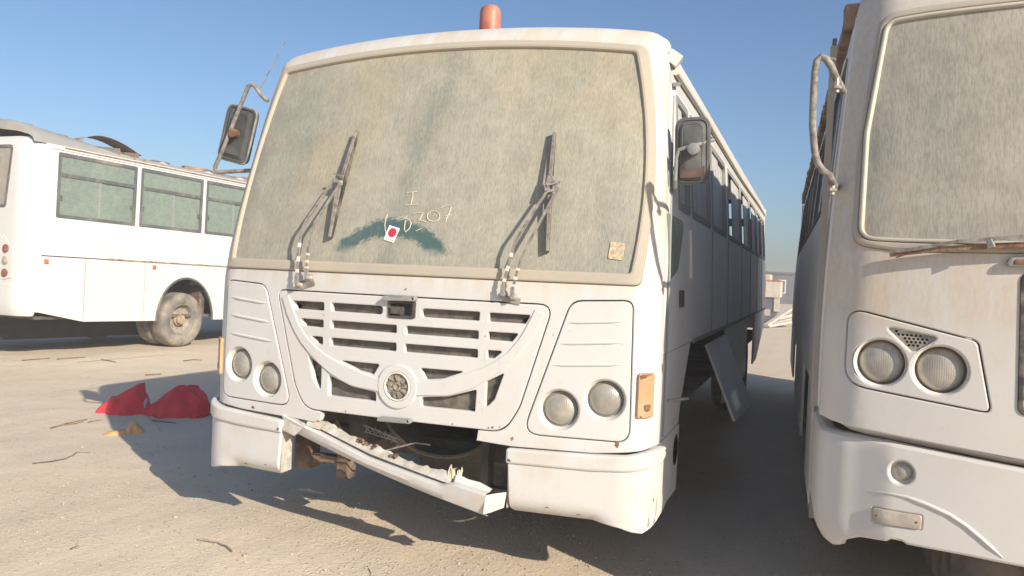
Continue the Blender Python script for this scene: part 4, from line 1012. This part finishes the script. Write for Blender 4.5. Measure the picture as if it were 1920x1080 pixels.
# mirror bracket without its mirror (world points brought into the bus frame)
inv = (Matrix.Translation((3.23,-.06,0)) @ Matrix.Rotation(R(1.9), 4, 'Z')).inverted()
W_ = lambda L: [inv @ Vector(p) for p in L]
br_ = MB().tube(W_([(1.975,.30,2.055),(1.955,.12,2.056),(1.945,.12,2.085),(1.915,.12,2.108),(1.893,.12,2.14),(1.879,.12,2.19),(1.865,.12,2.30),(1.863,.12,2.42),(1.864,.12,2.53),(1.870,.12,2.58),(1.887,.12,2.597),(1.908,.12,2.585),(1.930,.12,2.55),(1.950,.14,2.51),(1.985,.28,2.48)]), .0155, 10).build('mirror_bracket', 'brown_rust_tube', coach, label='bent mirror bracket tube with no mirror')
for p in ((1.958,.13,2.05),(1.955,.14,2.49)):
    q = inv @ Vector(p); MB().tube([q+Vector((0,0,-.045)), q+Vector((0,0,.02))], .011, 8).build('bolt', 'worn_steel', br_); MB().lathe([(.0,-.03),(.02,-.03),(.02,-.018),(0,-.018)], q, (0,0,1), 6).build('nut', 'worn_steel', br_)
MB().tube(W_([(1.887,.12,2.593),(1.947,.12,2.582)]), .006, 6).build('stub', 'brown_rust_tube', br_)
MB().bar((-1.12,.66,3.02),(-1.02,.62,3.06), .06, .05).build('marker_lamp', 'rust', coach)

# ================================================================== LEFT BUS
lb_n = Vector((math.cos(R(-3)), math.sin(R(-3)), 0)); lb0 = Vector((-9.0, 8.0, 0)) - lb_n*1.25
KL = 1.47/1.6
G2 = lambda x, y: (1.89+KL*(x-1.89), -3.53+KL*(y+3.53))
left = empty('bus', (*G2(lb0.x, lb0.y), 0), (-.018, 0, R(-3))); left.scale = (KL,)*3
tag(left, 'white bus seen from its side at the left, green-tinted windows and rusty torn roof edge', 'bus', 'scrapped white buses')
lsf = {}
for sx in (1, -1): lsf[sx] = plane_surf((sx*1.25,0,0), (0,1,0), (0,0,1), (sx,0,0))
def arch(c, n=18, hw_=.685, hh=.80, zb=.50): return [(c-hw_*math.cos(math.pi*k/n), zb+hh*math.sin(math.pi*k/n)) for k in range(n+1)]
WL = [(-2.60,-1.13),(-1.05,.37),(.45,1.86),(1.94,3.35),(3.43,4.84)]
rr4 = lambda a, b, z0, z1, r_=.03: rounded([(a,z0),(b,z0),(b,z1),(a,z1)], r_, 3)
for sx in (1, -1):
    sf = lsf[sx]
    panel_obj('side_panel', 'paint_left', left, [(-2.80,1.548),(6.3,1.548),(6.3,3.27),(-2.80,3.27)], [rr4(a+.01, b-.01, 2.16, 3.16) for a, b in WL], sf, off=0, depth=.03, bevel=.002, g=.3)
    low = [[(-2.80,.665),(-2.043,.512),(-2.043,1.532),(-2.80,1.532)], [(-2.024,.510),(-.872,.502),(-.872,1.532),(-2.024,1.532)],
        [(-.853,.502)] + arch(.085) + [(1.097,.50),(1.097,1.532),(-.853,1.532)], [(1.115,.50),(3.0,.50),(3.0,1.536),(1.112,1.536)], [(3.012,.50),(4.3,.50)]+arch(5.0)+[(6.3,.5),(6.3,1.536),(3.012,1.536)]]
    for L in low: panel_obj('body_panel', 'paint_left', left, L, [], sf, off=-.002, depth=.025, bevel=.004, g=.25)
    MB().box((min(sx*1.215,sx*1.205),-2.7,1.42),(max(sx*1.215,sx*1.205),6.2,1.62)).build('seam_back', 'chassis', left)
    for q in (-2.034,-.862,1.106): MB().box((min(sx*1.215,sx*1.205),q-.05,.56),(max(sx*1.215,sx*1.205),q+.05,1.42)).build('seam_back', 'chassis', left)
    A = arch(.085); A2 = arch(.085, hw_=.655, hh=.765)
    panel_obj('wheel_arch_trim', 'black_seal', left, A+A2[::-1], [], sf, off=.012, depth=.04, bevel=.004, g=.1)
    for a, b in WL:
        fr = panel_obj('window', 'black_seal', left, rr4(a, b, 2.145, 3.17), [rr4(a+.055, b-.055, 2.20, 2.79), rr4(a+.055, b-.055, 2.85, 3.11)], sf, off=.008, depth=.04, bevel=.006, g=.3)
        mid = (a+b)/2+.03
        panel_obj('pane', 'side_glass_left', fr, rr4(a+.05, b-.05, 2.845, 3.115, .01), [], sf, off=-.008, depth=.006, bevel=.0005, g=.3)
        panel_obj('pane', 'side_glass_left', fr, rr4(a+.05, mid, 2.195, 2.795, .01), [], sf, off=-.006, depth=.006, bevel=.0005, g=.3)
        panel_obj('pane', 'side_glass_left', fr, rr4(mid-.02, b-.05, 2.195, 2.795, .01), [], sf, off=-.018, depth=.006, bevel=.0005, g=.3)
        panel_obj('sash_bar', 'grey_frame', fr, rr4(mid-.02, mid+.015, 2.2, 2.79, .004), [], sf, off=-.002, depth=.01, bevel=.002, g=.3)
        for q in (a+.08, b-.09): panel_obj('catch', 'black_seal', fr, rr4(q-.012, q+.012, 2.42, 2.50, .004), [], sf, off=.012, depth=.02, bevel=.003, g=.3)
    # rusty seam strip, gutter
    m = MB()
    for q in range(60):
        s_ = -1.66+.047*q; m.box((sx*1.244,s_,1.532),(sx*(1.254+.006*random.random()),s_+.05,1.549+.012*random.random()))
    m.build('seam_rust', 'roof_rust', left)
    MB().bar((sx*1.255,-2.72,3.215),(sx*1.255,6.3,3.215), .02, .022).build('gutter_rail', 'paint_left', left)
    MB().bar((sx*1.255,-2.5,3.245),(sx*1.255,6.3,3.245), .03, .02).build('gutter_rust', 'roof_rust', left)
    for s_ in (-2.72, -.68):
        panel_obj('side_marker', 'amber_red', left, rr4(s_-.034, s_+.034, 1.42, 1.49, .008), [], sf, off=.018, depth=.02, bevel=.005, g=.1)
    for y in (.06, 5.0):
        wheel(left, (sx*1.20, y, .505), sx, .505)
        if y < 1 and sx == 1: wheel(left, (sx*.84, y, .505), sx, .505)
    # torn rubber and sheet scraps on the roof edge
    m = MB()
    for q in range(40):
        s_ = -2.3+.2*q+.1*random.random(); h = .03+.05*random.random()**2
        m.add([(sx*1.24,s_,3.26),(sx*1.24,s_+.08+.2*random.random(),3.255),(sx*1.20,s_+.05+.1*random.random(),3.26+h),(sx*1.15,s_+.02,3.29)], [(0,1,2,3)])
    m.build('torn_seal', 'roof_rust', left)
    m = MB()
    for s_ in (-1.55,-.55,.55,1.4,2.4):
        m.add([(sx*1.22,s_,3.27),(sx*1.22,s_+.16,3.265),(sx*1.17,s_+.12,3.33),(sx*1.15,s_+.03,3.36),(sx*1.10,s_-.08,3.33)], [(0,1,2,3,4)])
    m.build('lifted_sheet', 'torn_board', left)
    for q in range(16):
        s_ = -2.2+.47*q+.2*random.random(); h = .03+.06*random.random(); x = sx*(1.08-.25*random.random())
        MB().box((-.05-.08*random.random(),-.10-.18*random.random(),-.03),(.06,.12+.2*random.random(),h), Matrix.Translation((x,s_,3.335)) @ Matrix.Rotation(.3*(random.random()-.5), 4, 'X') @ Matrix.Rotation(random.random()-.5, 4, 'Z')).build('roof_scrap', random.choice(('roof_rust','chassis_brown','black_seal')), left)
# rear end with rounded corners
rp = [(1.25,-2.80)] + [(1.25-.28*(1-math.cos(a)), -2.80-.28*math.sin(a)) for a in np.linspace(.15, math.pi/2, 9)] + [(x, -3.08-.03*(1-(x/1.0)**2)) for x in np.linspace(.9, -.9, 19)]
rp += [(-p[0], p[1]) for p in rp[:10][::-1]]
PLn = Plan(rp[::-1]); Lr = PLn.len     # runs from -x to +x so that the normal points backward
su = lambda off_: Lr-off_               # distance from the visible side edge
def rr_(u, v):
    tp = np.clip((v-3.16)/.2, 0, 1); bt = np.clip((.80-v)/.2, 0, 1); return -.14*tp**2-.05*bt**2
rw = rounded([(su(.62),2.26,.05),(Lr-su(.62),2.26,.05),(Lr-su(.52),3.19,.06),(su(.52),3.19,.06)])
tl = [(su(.66),1.86),(su(.58),1.80),(su(.42),1.62,.03),(su(.42),1.18,.04),(su(.62),1.14,.04),(su(.70),1.20,.04)]
tl = rounded(tl, .02)
panel_obj('rear_panel', 'paint_left', left, rounded([(.0,.665),(su(0),.665),(su(0),3.27),(su(.06),3.33,.05),(su(.3),3.36),(Lr-su(.3),3.36),(Lr-su(.06),3.33,.05),(0,3.27)]), [rw, inset(ccw(tl), -.005), [(Lr-p[0], p[1]) for p in inset(ccw(tl), -.005)]], PLn, off=0, depth=.03, bevel=.003, g=.07, offf=rr_)
rwf = panel_obj('rear_window', 'black_seal', left, inset(ccw(rw), -.015), [inset(ccw(rw), .03)], PLn, off=.008, depth=.03, bevel=.004, g=.08)
panel_obj('pane', 'coach_screen_dust', rwf, inset(ccw(rw), .02), [], PLn, off=-.006, depth=.006, bevel=.0005, g=.1)
for mir in (0, 1):
    T = [(Lr-p[0], p[1]) for p in tl] if mir else [tuple(p) for p in tl]
    tp = panel_obj('tail_light_panel', 'paint_left', left, T, [], PLn, off=.004, depth=.02, bevel=.004, g=.06)
    for z, m_ in ((1.62,'tail_red'),(1.44,'tail_clear'),(1.25,'tail_red')):
        u_ = su(.555); u_ = Lr-u_ if mir else u_
        P, N = PLn(np.array([u_]), np.array([z])); P = Vector(P[0]); N = Vector(N[0])
        MB().lathe([(.062,.0),(.062,.02),(.056,.024),(.054,.014),(.04,.024),(.02,.030),(0,.031)], P, N, 22, (0,0,1)).build('tail_light', m_, tp)
panel_obj('rear_bumper', 'paint_left', left, rounded([(.06,.60),(Lr-.06,.60),(Lr-.04,1.08),(.04,1.08)], .04), [], PLn, off=.014, depth=.03, bevel=.01, g=.1, offf=rr_)
# roof: dusty, with a sheet peeled up
rows = []
for s_ in (-3.0,-2.96,-2.85,-2.6,-2.2,-1.8,-1.4,-1,0,1.5,3,4.5,6.3):
    k = float(np.interp(s_, [-3.0,-2.96,-2.85,-2.0,-1.2,-.6,6.3], [.55,.85,1,.72,.45,.38,.38]))
    rows.append([(x, s_, 3.265+(h*k)) for x, h in ((1.24,0),(1.20,.12),(1.10,.20),(.85,.30),(.45,.385),(0,.43),(-.45,.385),(-.85,.30),(-1.10,.20),(-1.20,.12),(-1.24,0))])
MB().grid(rows).build('roof', 'dusty_roof', left)
rows = []
for q in range(15):
    u = q/14; s_ = -2.05+1.25*u; h = .235*math.sin(math.pi*min(1, u*1.02)**.8)
    rows.append([Vector((.95-.5*v, s_+.12*v, 3.42+.05*v+h*(1-.25*v)*.85+.006*math.sin(9*u+4*v))) for v in np.linspace(0, 1, 7)])
pk = MB().grid(rows).build('peeled_roof_sheet', 'roof_rust', left, 60, 'brown roof sheet curled up')
pk.modifiers.new('thickness', 'SOLIDIFY').thickness = .006
for i, (s0, s1, x, h) in enumerate(((-2.5,-2.0,.62,.275),(-2.85,-2.6,.6,.335),(-1.9,-1.1,1.12,.11))):
    MB().bar((x,s0,3.265+h),(x,s1,3.265+h), .02, .03).build('roof_strip', 'chassis_brown', left)
MB().box((-1.15,-2.8,.55),(1.15,6.2,.60)).build('underfloor', 'chassis', left)
MB().box((-.9,-2.7,.16),(.2,.9,.54)).build('shade_box', 'radiator_shade', left)  # dark box added as deep shade under the floor, hiding the far wheels
MB().box((-1.2,6.28,.5),(1.2,6.3,3.3)).build('front_panel', 'paint_left', left)
m = MB(); m.box((.85,.55,.55),(1.1,.68,1.15)); m.build('mud_flap', 'chassis_brown', left)
MB().tube([(-1.0,.06,.505),(1.0,.06,.505)], .09, 10).build('axle', 'chassis', left)
plate('inner_arch', 'chassis', [(.55,-.65,.5),(.55,.8,.5),(.55,.8,1.5),(.55,-.65,1.5)], .01, left)

# ================================================================== LITTER ON THE SAND
def lump(name, mat, c, axis, wd, dp, prof, label, cat, seed, wr=.03, nu=46, nv=22):
    r_ = np.random.default_rng(seed); a = Vector((axis[0], axis[1], 0)).normalized(); b = Vector((-a.y, a.x, 0)); c = Vector((*G2(c[0], c[1]), 0)); wd *= KL; dp *= KL; prof = [(p[0], p[1]*KL, p[2], p[3]) for p in prof]
    rows = []
    for i in range(nu+1):
        u = i/nu; h = np.interp(u, [p[0] for p in prof], [p[1] for p in prof]); dd = np.interp(u, [p[0] for p in prof], [p[2] for p in prof]); sk = np.interp(u, [p[0] for p in prof], [p[3] for p in prof])
        row = []
        for j in range(nv+1):
            v = j/nv*2-1; k = (1-abs(v)**2.0)**.62 if abs(v) < 1 else 0
            f = wr*k*(math.sin(7*u*6.28/2+3*v)+.8*math.sin(13*u+9*v+1)+.7*math.sin(27*u-8*v+2*math.sin(5*v))+.25*math.sin(47*u+13*v))*.5
            p = c + a*((u-.5)*wd + f*.5) + b*((v*.5)*dp*dd*(1+.16*math.sin(17*u+seed)+.1*math.sin(41*u)) + sk*k*h); zg = gz(p.x, p.y)
            row.append(Vector((p.x, p.y, zg-.004+max(0, h*k*(1+.0)+f*min(1, h*6)))))
        rows.append(row)
    o = MB().grid(rows).build(name, mat, None, 180)
    return tag(o, label, cat)
ax = (.93, .36)
sack = lump('red_sack', 'red_cloth', (-4.44, 2.84, 0), ax, 1.14, .46, [(0,.02,.3,0),(.04,.07,.7,0),(.10,.13,.95,0),(.20,.19,1,0),(.30,.26,1,.1),(.345,.27,1,.1),(.38,.19,1,.05),(.42,.11,.9,0),(.47,.09,.8,0),(.53,.13,.95,0),(.62,.22,1.05,.1),(.70,.285,1.1,.15),(.78,.31,1.1,.2),(.84,.305,1.05,.2),(.88,.26,1,.1),(.92,.22,.95,0),(.96,.16,.8,0),(.985,.09,.6,0),(1,.02,.3,0)], 'crumpled red cloth sack lying in the shadow of the middle bus', 'sack', 3, .034, 90, 40)
lump('tan_cloth', 'tan_cloth', (-3.88, 1.93, 0), (.75,.66), .34, .12, [(0,.01,.4,0),(.1,.03,.9,0),(.4,.035,1,0),(.55,.05,1,0),(.7,.115,1,0),(.78,.10,1,0),(.9,.05,.9,0),(1,.01,.4,0)], 'small crumpled orange-tan rag in front of the red sack', 'rag', 5, .012)
tag(MB().tube([(*G2(-4.36,2.66),.17),(*G2(-4.35,2.63),.135),(*G2(-4.345,2.62),.095)], [.02,.03,.012], 6, True, .4).build('blue_scrap', 'blue_scrap', None), 'small pale blue plastic scrap tucked against the red sack', 'scrap')
def stick(name, pts, r_, mat, label, cat, group, lift=.0):
    pts = [G2(x, y) for x, y in pts]; P = [(x, y, gz(x, y)+r_*.8+lift) for x, y in pts]; r_ *= .72; rs = [r_*(1-.5*i/(len(P)-1)) for i in range(len(P))]
    return tag(MB().tube(P, rs, 6).build(name, mat, None, 60), label, cat, group)
G_ = 'twigs and wires lying on the sand'
stick('twig', [(-9.11,4.94),(-9.12,5.16),(-9.10,5.40)], .013, 'twig_wood', 'dark twig farthest left on the sand below the left bus', 'twig', G_)
stick('twig', [(-8.90,5.36),(-8.87,5.55),(-8.76,5.74)], .013, 'twig_wood', 'dark twig on the sand left of the left bus wheel', 'twig', G_)
stick('wire', [(-8.41,5.31),(-8.30,5.8),(-8.27,5.99),(-8.22,6.4),(-8.20,6.82)], .006, 'twig_grey', 'long thin straight wire on the sand below the left bus wheel', 'wire', G_)
stick('twig', [(-8.37,5.69),(-8.21,5.68),(-7.96,5.60)], .012, 'twig_wood', 'short twig crossing the long thin wire', 'twig', G_)
stick('twig', [(-7.39,6.38),(-7.41,6.61),(-7.29,6.68)], .012, 'twig_wood', 'twig on the sand near the edge of the shaded corner lamp', 'twig', G_)
stick('twig', [(-4.58,1.76),(-4.60,1.86),(-4.61,1.96),(-4.64,2.20)], .011, 'twig_wood', 'longest brown twig, left of the tan rag', 'twig', G_)
stick('twig', [(-4.62,1.84),(-4.55,2.0),(-4.57,2.1)], .007, 'twig_wood', 'thin forked twig lying across the longest twig', 'twig', G_)
stick('twig', [(-4.50,2.09),(-4.51,2.17),(-4.50,2.23)], .007, 'twig_wood', 'short thin twig just right of the longest twig', 'twig', G_)
stick('wire', [(-3.56,.78),(-3.50,.88),(-3.49,1.0),(-3.53,1.10),(-3.60,1.20)], .007, 'wire_black', 'curved black wire on the sunlit sand at the left', 'wire', G_)
stick('twig', [(-3.60,1.20),(-3.57,1.23),(-3.50,1.24)], .007, 'twig_grey', 'grey twig touching the end of the curved black wire', 'twig', G_)
stick('plastic_strip', [(-1.31,.05),(-1.25,.06),(-1.18,.06),(-1.10,.04),(-1.02,-.01)], .010, 'twig_grey', 'curved grey plastic strip on the sand in the foreground', 'strip', G_)
stick('twig', [(-1.80,-.37),(-1.805,-.34),(-1.81,-.31)], .006, 'twig_wood', 'tiny dark twig at the bottom left foreground', 'twig', G_)
stick('twig', [(-6.66,4.90),(-6.62,5.0),(-6.59,5.11)], .014, 'twig_wood', 'dark twig at the edge of the bus shadow behind the red sack', 'twig', G_)
stick('twig', [(-4.11,2.49),(-3.97,2.5),(-3.83,2.51)], .009, 'twig_wood', 'twig in the shade in front of the red sack', 'twig', G_)
stick('wire', [(-4.45,2.75),(-4.30,2.62),(-4.09,2.47),(-3.85,2.3),(-3.65,2.13)], .004, 'twig_grey', 'thin pale wire running out from the red sack', 'wire', G_, .004)
stick('twig', [(-.28,.18),(-.22,.12),(-.20,.08)], .004, 'twig_grey', 'tiny grey twig in the sunlit gravel under the hanging bar', 'twig', G_)
for i, (x, y, r_, lb) in enumerate(((-.92,-.02,.018,'pale stone beside the curved grey strip'),(-1.72,.30,.014,'small grey stone in the sunlit gravel at lower left'),(1.62,.62,.022,'stone in the dark gap between the two right buses'),(1.30,.75,.016,'smaller stone in the shade left of the right bus corner'),(-2.9,.5,.014,'small stone alone on the smooth sand at lower left'))):
    x, y = G2(x, y)
    m = MB().lathe([(0,-.5),(.7,-.45),(1,-.1),(.9,.25),(.5,.5),(0,.55)], (0,0,0), (0,0,1), 9)
    V = [(x+v[0]*r_*(1+.25*math.sin(5*v[2]+i)), y+v[1]*r_*.8*(1+.2*math.cos(4*v[0])), gz(x, y)+r_*.3+v[2]*r_*.8) for v in m.V]
    tag(mesh_obj('stone', V, m.F, 'pebble', None, 25), lb, 'stone', 'loose stones')

# ================================================================== FAR YARD BETWEEN THE BUSES
sh = empty('shed', (*G2(3.5, 75), 0)); sh.scale = (KL,)*3; tag(sh, 'long dark grey shed far behind, between the two buses', 'building')
MB().box((-6,0,0),(14,8,2.85)).build('wall', 'shed_grey', sh)
MB().box((-6.2,-.2,2.85),(14.2,8.2,3.0)).build('roof', 'shed_grey', sh)
for wx in (-4.15, -1.2, 2.0):
    wf = MB(); 
    for a, b in (((wx-.35,-.06,.95),(wx-.25,0,2.25)),((wx+.25,-.06,.95),(wx+.35,0,2.25)),((wx-.25,-.06,.95),(wx+.25,0,1.05)),((wx-.25,-.06,2.15),(wx+.25,0,2.25))): wf.box(a, b)
    wf_o = wf.build('window', 'white_label', sh); MB().box((wx-.25,-.03,1.05),(wx+.25,-.01,2.15)).build('pane', 'interior', wf_o)
hut = empty('parked_truck', (*G2(.05, 38), 0)); hut.scale = (KL,)*3; tag(hut, 'cream boxy truck body with a reddish top edge, far behind between the buses', 'truck')
MB().box((-1.6,0,1.05),(.42,3.6,1.85)).build('body', 'cream_metal', hut); MB().box((-1.62,-.02,1.85),(.44,3.62,1.92)).build('top_edge', 'far_red', hut)
MB().box((-1.2,.1,1.92),(-.1,3.0,2.2)).build('roof_box', 'cream_metal', hut)
MB().box((-1.5,.1,.45),(.1,3.4,1.05)).build('lower_body', 'shed_grey', hut)
MB().box((.16,.05,.35),(.42,.5,1.05)).build('step_box', 'pale_beam', hut)
for wy in (.7, 2.8): wheel(hut, (.3, wy, .40), 1, .40)
for wy in (.7, 2.8): wheel(hut, (-1.5, wy, .40), -1, .40)
for i, (a, b, lb) in enumerate((((.35,28.2,.10),(1.25,31.2,.78),'longest pale beam sloping up across the far scrap pile'),((.42,28.4,.06),(1.5,30.0,.30),'lowest pale beam of the far scrap pile'),((.55,29.2,.14),(1.7,30.6,.45),'middle pale beam of the far scrap pile'),((.6,30.0,.30),(1.8,31.6,.62),'uppermost short pale beam of the far scrap pile'))):
    tag(MB().bar((*G2(*a[:2]), a[2]*KL), (*G2(*b[:2]), b[2]*KL), .15, .09).build('scrap_beam', 'pale_beam', None), lb, 'beam', 'pale beams stacked in the far yard')
tag(MB().box((.24,26.8,0),(.72,27.8,.29)).box((.28,26.85,.29),(.68,27.75,.345)).build('scrap_crate', 'shed_grey', None), 'low dark crate beside the far beams', 'crate')

# ================================================================== dusty air
hx0, hx1, hy0, hy1 = float(gx[0])-30, float(gx[-1])+30, float(gy[0])-30, float(gy[-1])+30
t = NT('haze_air'); pv = t.n('ShaderNodeVolumePrincipled')
pv.inputs['Color'].default_value = (.93, .90, .88, 1); pv.inputs['Density'].default_value = .007; pv.inputs['Anisotropy'].default_value = 0
t.t.links.new(pv.outputs[0], t.out.inputs['Volume']); MAT['haze_air'] = t.m
hz = MB().box((hx0,hy0,-1.2),(hx1,hy1,3.9)).build('haze', 'haze_air', None)
tag(hz, 'thin dusty haze hanging over the yard', 'haze', None, 'stuff')
